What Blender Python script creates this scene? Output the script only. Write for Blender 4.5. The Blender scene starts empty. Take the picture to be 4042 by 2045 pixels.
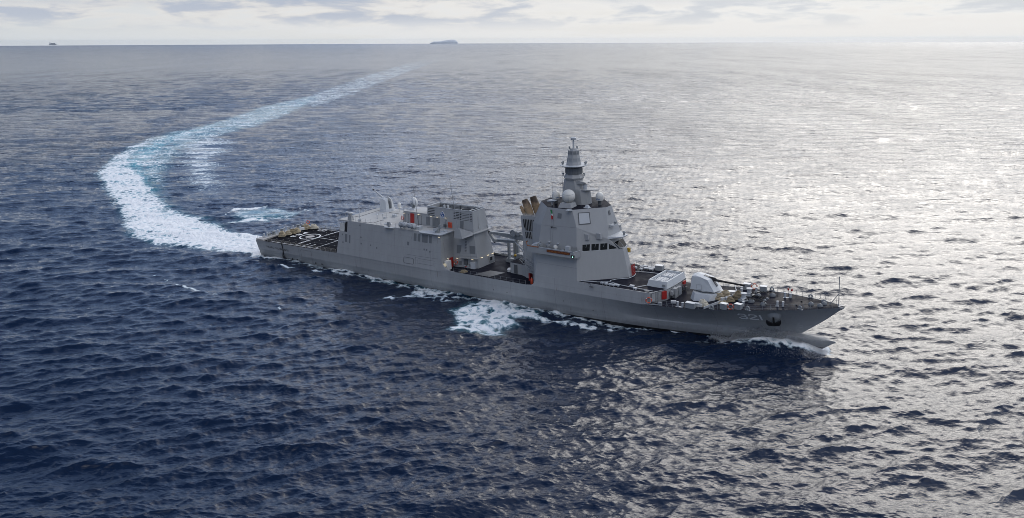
import bpy, bmesh, math, random
import numpy as np
from mathutils import Matrix, Vector

R_ = math.radians
scene = bpy.context.scene
COL = scene.collection

# ------------------------------------------------------------------ camera
CAM_H = 52.903
PITCH, ROLL = 0.2454284, -0.0038830
cam_data = bpy.data.cameras.new("camera")
cam_data.sensor_width = 36.0
cam_data.lens = 36.0 * 3458.95 / 4042.0
cam_data.clip_start = 1.0
cam_data.clip_end = 200000.0
cam = bpy.data.objects.new("camera", cam_data)
COL.objects.link(cam)
_f = Vector((0, math.cos(PITCH), -math.sin(PITCH)))
_r = Vector((1, 0, 0))
_u = _r.cross(_f)
_c, _s = math.cos(ROLL), math.sin(ROLL)
_r2, _u2 = _c * _r + _s * _u, -_s * _r + _c * _u
cam.matrix_world = Matrix(((_r2.x, _u2.x, -_f.x, 0), (_r2.y, _u2.y, -_f.y, 0), (_r2.z, _u2.z, -_f.z, CAM_H), (0, 0, 0, 1)))
scene.camera = cam

# ------------------------------------------------------------------ light
SUN_AZ, SUN_EL = R_(27.0), R_(27.0)        # azimuth measured from +Y towards +X
SUN_DIR = Vector((math.sin(SUN_AZ) * math.cos(SUN_EL), math.cos(SUN_AZ) * math.cos(SUN_EL), math.sin(SUN_EL)))
sun_data = bpy.data.lights.new("sun", 'SUN')
sun_data.energy = 0.7
sun_data.angle = R_(34.0)
sun_data.color = (1.0, 0.94, 0.85)
sun = bpy.data.objects.new("sun", sun_data)
COL.objects.link(sun)
sun.rotation_euler = (-SUN_DIR).to_track_quat('-Z', 'Y').to_euler()
sun.location = (120, 250, 140)

scene.view_settings.view_transform = 'Standard'
scene.view_settings.look = 'None'
scene.view_settings.exposure = 0.0
scene.view_settings.gamma = 1.0
scene.cycles.max_bounces = 6
scene.cycles.diffuse_bounces = 2
scene.cycles.glossy_bounces = 3
scene.cycles.transmission_bounces = 2
scene.cycles.caustics_reflective = False
scene.cycles.caustics_refractive = False
scene.cycles.use_denoising = True
scene.cycles.denoiser = 'OPENIMAGEDENOISE'
scene.cycles.pixel_filter_type = 'BLACKMAN_HARRIS'
scene.cycles.filter_width = 0.9


class NT:
    """small helper that writes node trees"""
    def __init__(self, tree):
        self.t = tree
        self.n = tree.nodes
        self.l = tree.links

    def node(self, typ, **kw):
        nd = self.n.new(typ)
        for k, v in kw.items():
            setattr(nd, k, v)
        return nd

    def put(self, sock, v):
        if isinstance(v, bpy.types.NodeSocket):
            self.l.new(v, sock)
        elif isinstance(v, (int, float)):
            sock.default_value = v
        else:
            v = tuple(v)
            if len(v) == 3 and len(sock.default_value) == 4:
                v = v + (1.0,)
            sock.default_value = v

    def m(self, op, a, b=0.0, c=0.0, clamp=False):
        nd = self.node('ShaderNodeMath', operation=op, use_clamp=clamp)
        for i, v in enumerate((a, b, c)):
            self.put(nd.inputs[i], v)
        return nd.outputs[0]

    def vm(self, op, a, b=(0, 0, 0)):
        nd = self.node('ShaderNodeVectorMath', operation=op)
        self.put(nd.inputs[0], a)
        if op == 'SCALE':
            self.put(nd.inputs[3], b)
        else:
            self.put(nd.inputs[1], b)
        return nd.outputs['Value'] if op in ('DOT_PRODUCT', 'LENGTH') else nd.outputs[0]

    def mix(self, f, a, b, typ='MIX'):
        nd = self.node('ShaderNodeMix', data_type='RGBA', blend_type=typ)
        self.put(nd.inputs[0], f)
        self.put(nd.inputs[6], a)
        self.put(nd.inputs[7], b)
        return nd.outputs[2]

    def ramp(self, v, lo, hi, a=0.0, b=1.0, smooth=True):
        nd = self.node('ShaderNodeMapRange', interpolation_type='SMOOTHSTEP' if smooth else 'LINEAR')
        for i, x in enumerate((v, lo, hi, a, b)):
            self.put(nd.inputs[i], x)
        return nd.outputs[0]

    def noise(self, vec, scale, detail=4.0, rough=0.55, dist=0.0):
        nd = self.node('ShaderNodeTexNoise')
        self.put(nd.inputs['Vector'], vec)
        nd.inputs['Scale'].default_value = scale
        nd.inputs['Detail'].default_value = detail
        nd.inputs['Roughness'].default_value = rough
        nd.inputs['Distortion'].default_value = dist
        return nd.outputs['Fac']

    def sep(self, v):
        nd = self.node('ShaderNodeSeparateXYZ')
        self.put(nd.inputs[0], v)
        return nd.outputs

    def comb(self, x, y, z):
        nd = self.node('ShaderNodeCombineXYZ')
        for i, v in enumerate((x, y, z)):
            self.put(nd.inputs[i], v)
        return nd.outputs[0]


# ------------------------------------------------------------------ sky (world)
world = bpy.data.worlds.new("World")
scene.world = world
world.use_nodes = True
world.node_tree.nodes.clear()
w = NT(world.node_tree)
out = w.node('ShaderNodeOutputWorld')
bg = w.node('ShaderNodeBackground')
w.l.new(bg.outputs[0], out.inputs[0])
tc = w.node('ShaderNodeTexCoord')
dirv = w.vm('NORMALIZE', tc.outputs['Generated'])
dx, dy, dz = w.sep(dirv)
sky = w.node('ShaderNodeTexSky', sky_type='NISHITA', sun_disc=False)
sky.sun_elevation = SUN_EL
sky.sun_rotation = SUN_AZ
sky.air_density = 1.2
sky.dust_density = 1.5
sky.ozone_density = 1.5
clear = w.vm('MULTIPLY', sky.outputs[0], (0.045, 0.062, 0.095))
# clouds: a flat layer seen in perspective, thin towards the zenith on the left, bright round the hidden sun
zz = w.m('MAXIMUM', dz, 0.0)
inv = w.m('DIVIDE', 1.0, w.m('ADD', zz, 0.045))
cp = w.comb(w.m('MULTIPLY', dx, inv), w.m('MULTIPLY', dy, inv), 0.0)
sund = w.vm('DOT_PRODUCT', dirv, tuple(SUN_DIR))
n_big = w.noise(w.vm('ADD', cp, (3.1, 7.7, 0.3)), 0.30, 6.0, 0.58, 0.3)
# small cumulus rows near the horizon: noise in (azimuth, elevation), stretched sideways
az = w.m('ARCTAN2', dx, dy)
cz = w.comb(w.m('MULTIPLY', az, 9.0), w.m('MULTIPLY', dz, 40.0), 4.2)
n_low = w.noise(cz, 1.35, 6.0, 0.55, 0.25)
low_cov = w.m('MULTIPLY', w.ramp(n_low, 0.36, 0.54), w.ramp(dz, 0.006, 0.028))
low_cov = w.m('MULTIPLY', low_cov, w.ramp(dz, 0.16, 0.07))
glow_wide = w.ramp(sund, 0.45, 1.0)
cover = w.ramp(w.m('ADD', n_big, w.m('MULTIPLY', glow_wide, 0.16)), 0.44, 0.62)
glow_mid = w.m('POWER', w.m('MAXIMUM', sund, 0.0), 22.0)
glow_core = w.m('POWER', w.m('MAXIMUM', sund, 0.0), 90.0)
front = w.ramp(dy, -0.6, 0.35, 1.0, 0.0)
cloud_l = w.m('ADD', w.m('ADD', 0.60, w.m('MULTIPLY', front, w.ramp(dz, 0.05, 0.65, 0.6, 4.6))), w.m('ADD', w.m('MULTIPLY', glow_wide, 1.15), w.m('MULTIPLY', glow_mid, 1.0)))
cloud_l = w.m('ADD', cloud_l, w.m('MULTIPLY', glow_core, 0.6))
cloud_l = w.m('MULTIPLY', cloud_l, w.ramp(n_big, 0.40, 0.85, 1.12, 0.72))
cloud_c = w.mix(w.m('MAXIMUM', w.ramp(sund, 0.70, 0.97), w.m('MULTIPLY', front, 1.0)), (0.60, 0.76, 1.09), (1.03, 1.0, 0.97))
cloud = w.vm('SCALE', cloud_c, cloud_l)
hi = w.mix(w.m('MULTIPLY', cover, w.ramp(dz, 0.9, 0.05, 0.55, 1.0)), clear, cloud)
# veil of bright air above the horizon
veil_l = w.m('ADD', w.m('SUBTRACT', 0.64, w.m('MULTIPLY', w.ramp(dy, -0.6, 0.35, 1.0, 0.0), 0.30)), w.m('MULTIPLY', w.ramp(sund, 0.2, 0.97), 0.18))
veil_c = w.mix(w.ramp(sund, 0.3, 0.95), (0.94, 1.0, 1.05), (1.02, 1.0, 0.97))
veil = w.vm('SCALE', veil_c, veil_l)
base = w.mix(w.ramp(dz, 0.048, 0.080, 0.97, 0.0), hi, veil)
lowc_edge = w.ramp(n_low, 0.43, 0.60)
low_col = w.mix(lowc_edge, (0.80, 0.77, 0.73), (0.46, 0.51, 0.61))
low_col = w.mix(w.ramp(sund, 0.72, 0.93), low_col, w.mix(lowc_edge, (0.93, 0.93, 0.91), (0.66, 0.69, 0.73)))
base = w.mix(w.m('MULTIPLY', low_cov, 0.85), base, low_col)
# long flat cloud bases higher up
cb = w.comb(w.m('MULTIPLY', az, 3.2), w.m('MULTIPLY', dz, 26.0), 9.7)
n_base = w.noise(cb, 1.5, 6.0, 0.58, 0.3)
base_cov = w.m('MULTIPLY', w.ramp(n_base, 0.42, 0.58), w.m('MULTIPLY', w.ramp(dz, 0.030, 0.050), w.ramp(dz, 0.25, 0.09)))
base_col = w.mix(w.ramp(sund, 0.70, 0.95), (0.34, 0.41, 0.56), (0.80, 0.81, 0.82))
base = w.mix(w.m('MULTIPLY', base_cov, 0.9), base, base_col)
below = w.ramp(dz, -0.02, -0.005)
final = w.mix(below, (0.03, 0.05, 0.09), base)
w.l.new(final, bg.inputs['Color'])
bg.inputs['Strength'].default_value = 1.0


# ------------------------------------------------------------------ materials
def new_mat(name):
    mt = bpy.data.materials.new(name)
    mt.use_nodes = True
    mt.node_tree.nodes.clear()
    t = NT(mt.node_tree)
    o = t.node('ShaderNodeOutputMaterial')
    return mt, t, o


def attr(t, name):
    a = t.node('ShaderNodeAttribute', attribute_name=name)
    return a.outputs['Fac']


def sea_material():
    mt, t, o = new_mat("sea_water")
    geo = t.node('ShaderNodeNewGeometry')
    pos = geo.outputs['Position']
    far = attr(t, 'far')
    foam, aer, slick, rg, spec = attr(t, 'foam'), attr(t, 'aer'), attr(t, 'slick'), attr(t, 'rough'), attr(t, 'spec')
    px, py, pz = t.sep(pos)
    flat = t.comb(px, py, 0.0)
    # foam: broad clumps and lace; streaks in the slick painted for reflected sky
    n1 = t.noise(flat, 0.16, 8.0, 0.66, 0.8)
    n0 = t.noise(t.vm('ADD', flat, (5.0, 3.0, 0)), 0.045, 4.0, 0.6, 1.0)
    n2 = t.noise(t.vm('ADD', flat, (31.0, 17.0, 0)), 0.75, 6.0, 0.68, 1.2)
    vo = t.node('ShaderNodeTexVoronoi', feature='DISTANCE_TO_EDGE')
    wob = t.node('ShaderNodeTexNoise')
    t.put(wob.inputs['Vector'], flat)
    wob.inputs['Scale'].default_value = 0.5
    wob.inputs['Detail'].default_value = 4.0
    t.put(vo.inputs['Vector'], t.vm('ADD', flat, t.vm('SCALE', wob.outputs['Color'], 2.6)))
    vo.inputs['Scale'].default_value = 0.42
    lace = t.ramp(vo.outputs['Distance'], 0.02, 0.30, 1.0, 0.0)
    tex = t.m('ADD', t.m('MULTIPLY', t.m('SUBTRACT', n1, 0.5), 1.5), t.m('MULTIPLY', t.m('SUBTRACT', n2, 0.5), 0.8))
    n3 = t.noise(t.vm('ADD', flat, (7.0, 71.0, 0)), 0.34, 6.0, 0.64, 1.6)
    tex = t.m('ADD', tex, t.m('MULTIPLY', t.m('SUBTRACT', lace, 0.45), 0.42))
    tex = t.m('ADD', tex, t.m('MULTIPLY', t.m('SUBTRACT', n3, 0.5), 1.5))
    tex = t.m('ADD', tex, t.m('MULTIPLY', t.m('SUBTRACT', n0, 0.5), 1.3))
    nst = t.noise(t.vm('MULTIPLY', flat, (0.22, 1.0, 1.0)), 0.16, 5.0, 0.6, 0.6)
    tex = t.m('ADD', t.m('MULTIPLY', tex, t.m('SUBTRACT', 1.0, t.m('MULTIPLY', slick, 0.45))), t.m('MULTIPLY', t.m('MULTIPLY', t.m('SUBTRACT', nst, 0.5), slick), 3.0))
    v = t.m('ADD', t.m('SUBTRACT', t.m('MULTIPLY', foam, 1.5), 0.50), t.m('MULTIPLY', tex, 1.05))
    mask = t.m('MULTIPLY', t.ramp(v, -0.05, 0.55), t.ramp(foam, 0.02, 0.14))
    # water body
    aern = t.m('MULTIPLY', aer, t.ramp(n1, 0.28, 0.56))
    body = t.mix(aern, (0.0056, 0.0136, 0.0345), (0.06, 0.36, 0.42))
    ripa = t.noise(t.vm('MULTIPLY', flat, (0.62, 1.5, 1.0)), 0.42, 3.0, 0.6, 0.4)
    ripb = t.noise(t.vm('MULTIPLY', flat, (0.7, 1.5, 1.0)), 1.7, 3.0, 0.6, 0.3)
    calm = t.m('SUBTRACT', 1.0, t.m('MULTIPLY', slick, 0.85))
    ripc = t.noise(t.vm('MULTIPLY', flat, (0.6, 1.4, 1.0)), 0.11, 4.0, 0.62, 0.5)
    ridge = lambda n_: t.m('SUBTRACT', 1.0, t.m('ABSOLUTE', t.m('MULTIPLY', t.m('SUBTRACT', n_, 0.5), 2.6)))
    ripc = ridge(ripc)
    h = t.m('ADD', t.m('MULTIPLY', ripa, 0.20), t.m('MULTIPLY', ripb, 0.075))
    h = t.m('ADD', h, t.m('MULTIPLY', t.m('MULTIPLY', ripc, far), 1.9))
    ripd = ridge(t.noise(t.vm('MULTIPLY', flat, (0.45, 1.0, 1.0)), 0.03, 5.0, 0.66, 0.4))
    h = t.m('ADD', h, t.m('MULTIPLY', t.m('MULTIPLY', ripd, attr(t, 'farther')), 3.8))
    bmp = t.node('ShaderNodeBump')
    t.put(bmp.inputs['Height'], t.m('MULTIPLY', h, calm))
    bmp.inputs['Distance'].default_value = 1.0
    bmp.inputs['Strength'].default_value = 0.9
    # wind streaks: patches of rougher and calmer water, drawn out along the wind
    gust = t.noise(t.vm('MULTIPLY', flat, (1.9, 0.42, 1.0)), 0.006, 10.0, 0.72, 0.3)
    gust = t.ramp(gust, 0.32, 0.68, 0.15, 1.95, False)
    spec = t.m('MULTIPLY', spec, t.m('ADD', t.m('MULTIPLY', t.m('SUBTRACT', gust, 1.0), t.m('ADD', 0.25, t.m('MULTIPLY', far, 0.75))), 1.0))
    p = t.node('ShaderNodeBsdfPrincipled')
    t.put(p.inputs['Base Color'], body)
    t.put(p.inputs['Roughness'], rg)
    p.inputs['IOR'].default_value = 1.333
    t.put(p.inputs['Specular IOR Level'], spec)
    t.put(p.inputs['Normal'], bmp.outputs[0])
    fb = t.node('ShaderNodeBump')
    t.put(fb.inputs['Height'], t.m('ADD', n2, t.m('MULTIPLY', lace, 0.25)))
    fb.inputs['Distance'].default_value = 0.5
    fb.inputs['Strength'].default_value = 0.8
    fo = t.node('ShaderNodeBsdfPrincipled')
    t.put(fo.inputs['Base Color'], t.mix(t.ramp(v, 0.1, 0.7), (0.52, 0.66, 0.72), (0.86, 0.88, 0.88)))
    fo.inputs['Roughness'].default_value = 0.7
    t.put(fo.inputs['Normal'], fb.outputs[0])
    mx = t.node('ShaderNodeMixShader')
    t.put(mx.inputs[0], mask)
    t.l.new(p.outputs[0], mx.inputs[1])
    t.l.new(fo.outputs[0], mx.inputs[2])
    t.l.new(mx.outputs[0], o.inputs[0])
    return mt


# ------------------------------------------------------------------ tags
def tag(o, label=None, cat=None, group=None, kind=None):
    if label:
        o['label'] = label
    if cat:
        o['category'] = cat
    if group:
        o['group'] = group
    if kind:
        o['kind'] = kind
    return o


# ------------------------------------------------------------------ sea
EARTH_R = 6.371e6
POLYS = {
    'wake_core': [(-63.9, 215.6), (-70.2, 217.2), (-81.4, 219.3), (-87.9, 224.5), (-93.2, 226.2), (-101.5, 230.5), (-110.5, 239.4), (-118.0, 256.4), (-132.2, 282.9), (-150.0, 315.2), (-171.2, 353.6), (-178.2, 373.1), (-188.4, 404.1), (-193.1, 424.2), (-199.8, 452.1), (-199.3, 464.2), (-199.3, 480.2), (-194.6, 483.4), (-187.6, 454.7), (-180.9, 426.4), (-172.4, 401.3), (-161.3, 378.8), (-148.1, 354.8), (-135.7, 330.3), (-124.3, 308.8), (-115.7, 292.5), (-107.9, 281.2), (-98.3, 270.2), (-88.2, 258.8), (-78.2, 246.0), (-70.8, 237.0)],
    'wake_far': [(-171.2, 353.6), (-178.2, 373.1), (-188.4, 404.1), (-193.1, 424.2), (-199.8, 452.1), (-205.4, 477.2), (-208.2, 510.1), (-206.8, 535.9), (-203.5, 561.5), (-202.2, 596.8), (-205.5, 652.2), (-210.7, 723.1), (-207.8, 775.1), (-204.8, 837.0), (-194.2, 895.2), (-175.5, 831.3), (-168.2, 751.6), (-162.7, 679.0), (-160.0, 619.1), (-158.3, 564.2), (-162.5, 526.1), (-165.0, 489.2), (-161.9, 453.8), (-153.7, 415.3), (-144.0, 378.3), (-133.4, 343.7), (-122.7, 317.5), (-115.8, 296.3), (-123.2, 306.0), (-141.2, 333.7), (-164.4, 362.8)],
    'wake_tail': [(-205.3, 810.8), (-214.3, 988.6), (-228.2, 1264.4), (-238.0, 1551.0), (-246.5, 1881.2), (-247.7, 2481.1), (-223.5, 3252.1), (-175.9, 2935.2), (-175.0, 2129.3), (-168.3, 1543.3), (-159.1, 1208.6), (-152.6, 961.0), (-151.6, 776.6), (-154.5, 680.5)],
    'aer': [(-63.9, 215.6), (-71.4, 239.6), (-79.7, 250.8), (-87.0, 261.5), (-93.6, 268.8), (-103.5, 278.7), (-112.4, 292.4), (-121.5, 311.6), (-134.3, 340.2), (-147.4, 370.2), (-158.5, 400.9), (-168.9, 442.4), (-176.7, 479.5), (-178.9, 507.5), (-180.8, 547.4), (-182.9, 593.9), (-202.9, 643.7), (-201.5, 594.7), (-202.5, 558.8), (-207.0, 507.1), (-199.1, 450.3), (-192.0, 421.6), (-179.4, 383.6), (-144.6, 321.1), (-122.5, 287.6), (-101.5, 256.1), (-83.1, 237.2)],
    'slick1': [(-185.7, 460.7), (-183.7, 486.4), (-183.1, 515.2), (-176.2, 530.6), (-154.5, 499.4), (-137.4, 471.6), (-131.2, 435.7), (-126.0, 404.7), (-112.4, 369.3), (-99.3, 326.2), (-91.4, 302.5), (-101.3, 292.1), (-112.9, 296.3), (-119.3, 303.1), (-133.8, 333.5), (-155.9, 378.7)],
    'slick2': [(-89.6, 268.3), (-89.2, 279.6), (-80.8, 284.2), (-68.3, 276.9), (-64.3, 274.5), (-66.8, 263.6), (-74.4, 260.6), (-85.1, 261.8)],
    'rim2a': [(-88.8, 261.9), (-91.5, 272.8), (-91.3, 282.0), (-84.9, 283.1), (-80.2, 285.4), (-80.1, 281.8), (-85.8, 278.4), (-89.0, 276.1), (-88.5, 266.1)],
    'rim2b': [(-73.9, 281.7), (-68.6, 282.0), (-63.1, 279.1), (-63.1, 271.1), (-67.4, 276.8)],
    'rim2c': [(-86.9, 259.8), (-80.0, 266.0), (-74.7, 264.8), (-71.5, 257.5), (-78.2, 259.6), (-84.1, 254.7)],
    'rim1': [(-114.4, 296.3), (-118.2, 317.4), (-115.7, 320.4), (-115.6, 312.9), (-113.4, 298.9)],
    'hull_patch': [(-14.3, 169.0), (-12.3, 171.1), (-9.9, 175.5), (-5.9, 176.5), (0.6, 173.7), (6.5, 167.7), (6.2, 160.7), (1.3, 161.8), (3.2, 158.4), (-0.5, 156.6), (-0.3, 153.1), (-8.1, 153.6), (-14.0, 155.9), (-12.1, 159.1), (-11.9, 163.9)],
    'hull_patch2': [(-28.4, 179.7), (-27.2, 182.7), (-23.9, 179.7), (-21.0, 186.9), (-18.6, 186.9), (-14.5, 181.9), (-9.7, 173.8), (-13.0, 173.3), (-15.8, 173.9), (-19.3, 176.2), (-23.8, 176.2), (-24.7, 174.0), (-27.9, 176.8)],
    'hull_strip': [(-33.3, 194.3), (-21.9, 188.9), (-14.5, 182.5), (-5.9, 176.5), (-6.2, 175.4), (-14.3, 180.1), (-21.6, 185.7), (-27.0, 187.7), (-32.4, 189.0)],
    'stern_strip': [(-64.5, 216.8), (-59.2, 213.8), (-54.0, 209.4), (-44.7, 203.1), (-36.8, 196.0), (-37.3, 194.1), (-44.9, 199.9), (-53.5, 206.0), (-59.2, 210.2), (-66.3, 213.9)],
    'stern_strip2': [(-58.2, 206.0), (-55.5, 206.0), (-51.1, 203.2), (-52.0, 201.9), (-55.5, 202.6)],
    'stern_strip3': [(-48.8, 201.9), (-46.8, 201.9), (-43.8, 198.6), (-44.4, 197.3), (-47.2, 198.9)],
    'bow_strip': [(3.1, 165.8), (19.6, 157.0), (26.5, 155.8), (26.9, 154.1), (19.3, 154.7), (7.5, 158.9), (3.8, 162.0)],
    'bow_strip2': [(27.3, 156.4), (29.2, 154.6), (35.6, 154.0), (41.3, 150.6), (47.1, 152.2), (46.2, 150.0), (40.2, 148.8), (35.2, 151.8), (28.9, 153.0)],
    'bow_spray': [(44.6, 150.9), (46.4, 151.9), (49.8, 151.4), (53.0, 149.5), (55.0, 146.9), (55.6, 145.0), (54.5, 146.5), (51.8, 149.5), (48.2, 150.3), (45.6, 149.9)],
    'midline': [(-79.5, 190.1), (-76.1, 190.8), (-69.0, 185.8), (-61.8, 179.5), (-61.7, 178.0), (-69.7, 182.6)],
    'cap1': [(-48.4, 170.8), (-47.6, 172.1), (-46.1, 169.4), (-46.9, 168.1)],
    'leftfoam': [(-91.5, 201.5), (-85.8, 201.5), (-74.0, 192.4), (-68.4, 189.0), (-73.7, 189.1), (-82.9, 194.3)],
    'mid_foam': [(-172.4, 401.3), (-181.9, 437.3), (-185.2, 466.9), (-182.2, 486.4), (-177.9, 500.2), (-163.9, 472.5), (-153.4, 425.6), (-143.2, 382.5), (-133.7, 347.2), (-121.6, 314.5), (-116.2, 295.0), (-127.5, 314.7), (-144.6, 347.5), (-161.3, 378.8)],
}


def poly_env(X, Y, pts, feather):
    """0 outside, rising to 1 'feather' metres inside the outline"""
    P = np.array(pts, np.float64)
    lo, hi_ = P.min(0) - 1, P.max(0) + 1
    env = np.zeros(X.shape, np.float32)
    idx = np.nonzero((X > lo[0]) & (X < hi_[0]) & (Y > lo[1]) & (Y < hi_[1]))[0]
    if not len(idx):
        return env
    x, y = X[idx].astype(np.float64), Y[idx].astype(np.float64)
    d2 = np.full(x.shape, 1e12)
    ins = np.zeros(x.shape, bool)
    n = len(P)
    for i in range(n):
        a, b = P[i], P[(i + 1) % n]
        e = b - a
        t_ = np.clip(((x - a[0]) * e[0] + (y - a[1]) * e[1]) / (e @ e + 1e-12), 0, 1)
        d2 = np.minimum(d2, (x - a[0] - t_ * e[0]) ** 2 + (y - a[1] - t_ * e[1]) ** 2)
        c = ((a[1] > y) != (b[1] > y))
        with np.errstate(divide='ignore', invalid='ignore'):
            xi = (b[0] - a[0]) * (y - a[1]) / (b[1] - a[1]) + a[0]
        ins ^= c & (x < xi)
    d = np.sqrt(d2)
    v = np.where(ins, np.clip(d / feather, 0, 1), 0.0)
    env[idx] = (v * v * (3 - 2 * v)).astype(np.float32)
    return env


SEA_Q = 1.0


def build_sea():
    rng = np.random.default_rng(11)
    # rings: even in viewing angle, so that near water is fine and far water coarse
    nr = int(1000 * SEA_Q)
    dep = np.concatenate([np.linspace(R_(66), R_(37), 40), np.linspace(R_(36.8), R_(4.0), int(nr * .78)), np.linspace(R_(3.96), R_(0.40), int(nr * .22))])
    rad = CAM_H / np.tan(dep)
    rad = np.concatenate([rad, [9500, 12500, 17000, 22000, 26500, 29500]])
    na = int(1350 * SEA_Q)
    ang = np.concatenate([np.linspace(-180, -41, 70), np.linspace(-40, -33.6, 60), np.linspace(-33.5, 33.5, na), np.linspace(33.6, 40, 60), np.linspace(41, 180, 70)])
    ang = np.radians(ang)
    NR, NA = len(rad), len(ang)
    X = (rad[:, None] * np.sin(ang)[None, :]).astype(np.float32)
    Y = (rad[:, None] * np.cos(ang)[None, :]).astype(np.float32)
    dr = np.gradient(rad)
    dt = rad * (R_(67.0) / na)
    xf, yf = X.ravel(), Y.ravel()
    slick = np.maximum(poly_env(xf, yf, POLYS['slick1'], 22), poly_env(xf, yf, POLYS['slick2'], 6))
    slick = np.maximum(slick, 0.5 * poly_env(xf, yf, POLYS['wake_far'], 15))
    slick2 = slick.reshape(NR, NA)
    Z = np.zeros((NR, NA), np.float32)
    DX = np.zeros((NR, NA), np.float32)
    DY = np.zeros((NR, NA), np.float32)
    N = 175
    lam = np.exp(np.linspace(math.log(0.5), math.log(45.0), N)) * rng.uniform(.96, 1.04, N)
    for i in range(N):
        L = lam[i]
        k = 2 * math.pi / L
        spread = 0.60 if L < 5 else 0.36
        th = math.pi / 2 + 0.22 + rng.normal() * spread      # travelling away from the viewer, a little to the left
        if L > 25:
            th = math.pi / 2 - 0.1 + rng.normal() * 0.3
        kx, ky = k * math.cos(th), k * math.sin(th)
        steep = 0.040 if L < 4 else 0.040 * (4 / L) ** 0.80
        if L < 3:
            steep *= 0.85
        a = steep / k * abs(rng.normal(1, .35))
        ph = rng.uniform(0, 2 * math.pi)
        s_eff = np.sqrt((ky * dr) ** 2 + (kx * dt) ** 2) / k
        wgt = np.clip((L / s_eff - 2.0) / 1.5, 0, 1)
        rows = np.nonzero(wgt > 0)[0]
        if not len(rows):
            continue
        n = rows[-1] + 1
        arg = kx * X[:n] + ky * Y[:n] + np.float32(ph)
        A = (a * wgt[:n, None]).astype(np.float32)
        if L < 9:
            A = A * (1 - np.float32(.9) * slick2[:n])
        Z[:n] += A * np.cos(arg)
        s = A * np.sin(arg)
        DX[:n] -= s * np.float32(kx / k)
        DY[:n] -= s * np.float32(ky / k)
    Z -= (rad[:, None] ** 2 / (2 * EARTH_R)).astype(np.float32)
    # foam envelopes
    pe = lambda k, f: poly_env(xf, yf, POLYS[k], f)
    sxf = (xf + 60.21) * 0.8142 - (yf - 223.97) * 0.5805
    syf = (xf + 60.21) * 0.5796 + (yf - 223.97) * 0.8136
    offs = np.abs(syf) - np.interp(sxf, [0, 60, 90, 110, 125, 135, 142], [7.8, 8.0, 7.4, 5.6, 3.0, 1.2, .1])
    wob = .6 + .4 * np.sin(sxf * .31) * np.sin(sxf * .117 + 1.3)
    along = np.clip(sxf / 6, 0, 1) * np.clip((122 - sxf) / 18, 0, 1)
    hullfoam = .52 * along * np.clip(1 - offs / (1.6 + 2.4 * wob), 0, 1) ** .6 * (np.abs(offs) < 8)
    bowfoam = .92 * np.clip((sxf - 118) / 8, 0, 1) * np.clip((142.5 - sxf) / 2.5, 0, 1) * np.clip(1.0 - (offs - .4) / (1.1 + 4.2 * np.clip((141 - sxf) / 16, 0, 1)), 0, 1) * (syf < 4) * (np.abs(offs) < 7)
    sternfoam = .86 * np.clip((3 - sxf) / 3, 0, 1) * np.clip((sxf + 34) / 10, 0, 1) * np.clip((10.5 - np.abs(syf - .12 * sxf)) / 3, 0, 1)
    dist_ = np.hypot(xf, yf)
    core = pe('wake_core', 5)
    fade = np.interp(dist_, [230, 300, 420, 520], [.86, .80, .69, .55]).astype(np.float32)
    foam = core * fade * (0.80 + 0.20 * pe('wake_core', 16))
    foam = np.maximum(foam, np.interp(dist_, [300, 450, 700, 900], [.38, .38, .36, .33]).astype(np.float32) * pe('wake_far', 9))
    foam = np.maximum(foam, np.interp(dist_, [700, 1100, 1800, 2600], [.37, .35, .28, .1]).astype(np.float32) * pe('wake_tail', 16))
    foam = np.maximum(foam, 0.46 * pe('mid_foam', 14))
    foam = np.maximum(foam, 0.40 * pe('slick1', 18))  # whitens the slick to stand for the bright sky it reflects
    foam = np.maximum(foam, 0.36 * pe('slick2', 3))
    for nm, f, a in (('hull_patch', 3.0, .57), ('hull_patch2', 2.2, .54), ('hull_strip', 1.4, .52), ('stern_strip', 1.8, .6), ('stern_strip2', 1.2, .6),
                     ('stern_strip3', 1.2, .7), ('bow_strip', 1.4, .60), ('bow_strip2', .8, .62), ('bow_spray', 1.4, .8), ('midline', 1.6, .55), ('cap1', .8, .8),
                     ('leftfoam', 3, .45), ('rim2a', 1.6, .74), ('rim2b', 2.5, .76), ('rim2c', 2.0, .66), ('rim1', 2.5, .66)):
        foam = np.maximum(foam, a * pe(nm, f))
    foam = np.maximum(foam, np.maximum(np.maximum(hullfoam, bowfoam), sternfoam)).astype(np.float32)
    aer = np.maximum(.95 * pe('aer', 14), .8 * pe('wake_core', 10))
    aer = np.maximum(aer, .45 * pe('wake_far', 12))
    aer = np.maximum(aer, np.maximum(.35 * pe('slick2', 4), .6 * pe('rim2c', 2)))
    aer = np.maximum(aer, .35 * pe('hull_patch', 3))
    aer = np.maximum(aer, .30 * pe('hull_strip', 2))
    xs = X + DX
    ys = Y + DY
    # the ship's own wave: a hump along the bow and shoulders, rolling outwards
    sx = (X + 60.21) * 0.8142 - (Y - 223.97) * 0.5805
    sy = (X + 60.21) * 0.5796 + (Y - 223.97) * 0.8136
    hb_ = np.interp(sx, [0, 60, 90, 110, 125, 135, 142], [7.8, 8.0, 7.4, 5.6, 3.0, 1.2, .1])
    off = np.maximum(np.abs(sy) - hb_, 0)
    Z += (1.35 * np.exp(-((sx - 133) / 8.0) ** 2) * np.exp(-(off / 4.0) ** 2)).astype(np.float32)
    crest = 135 - 1.9 * np.maximum(np.abs(sy) - 1.5, 0)
    Z += (0.75 * np.exp(-((sx - crest) / 4.0) ** 2) * np.exp(-(np.maximum(off - 2, 0) / 16.0) ** 2) * (sx > 60)).astype(np.float32)
    Z += (0.35 * np.exp(-((sx - 84) / 16) ** 2) * np.exp(-(off / 7.0) ** 2)).astype(np.float32)
    Zf = Z.ravel()
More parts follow.
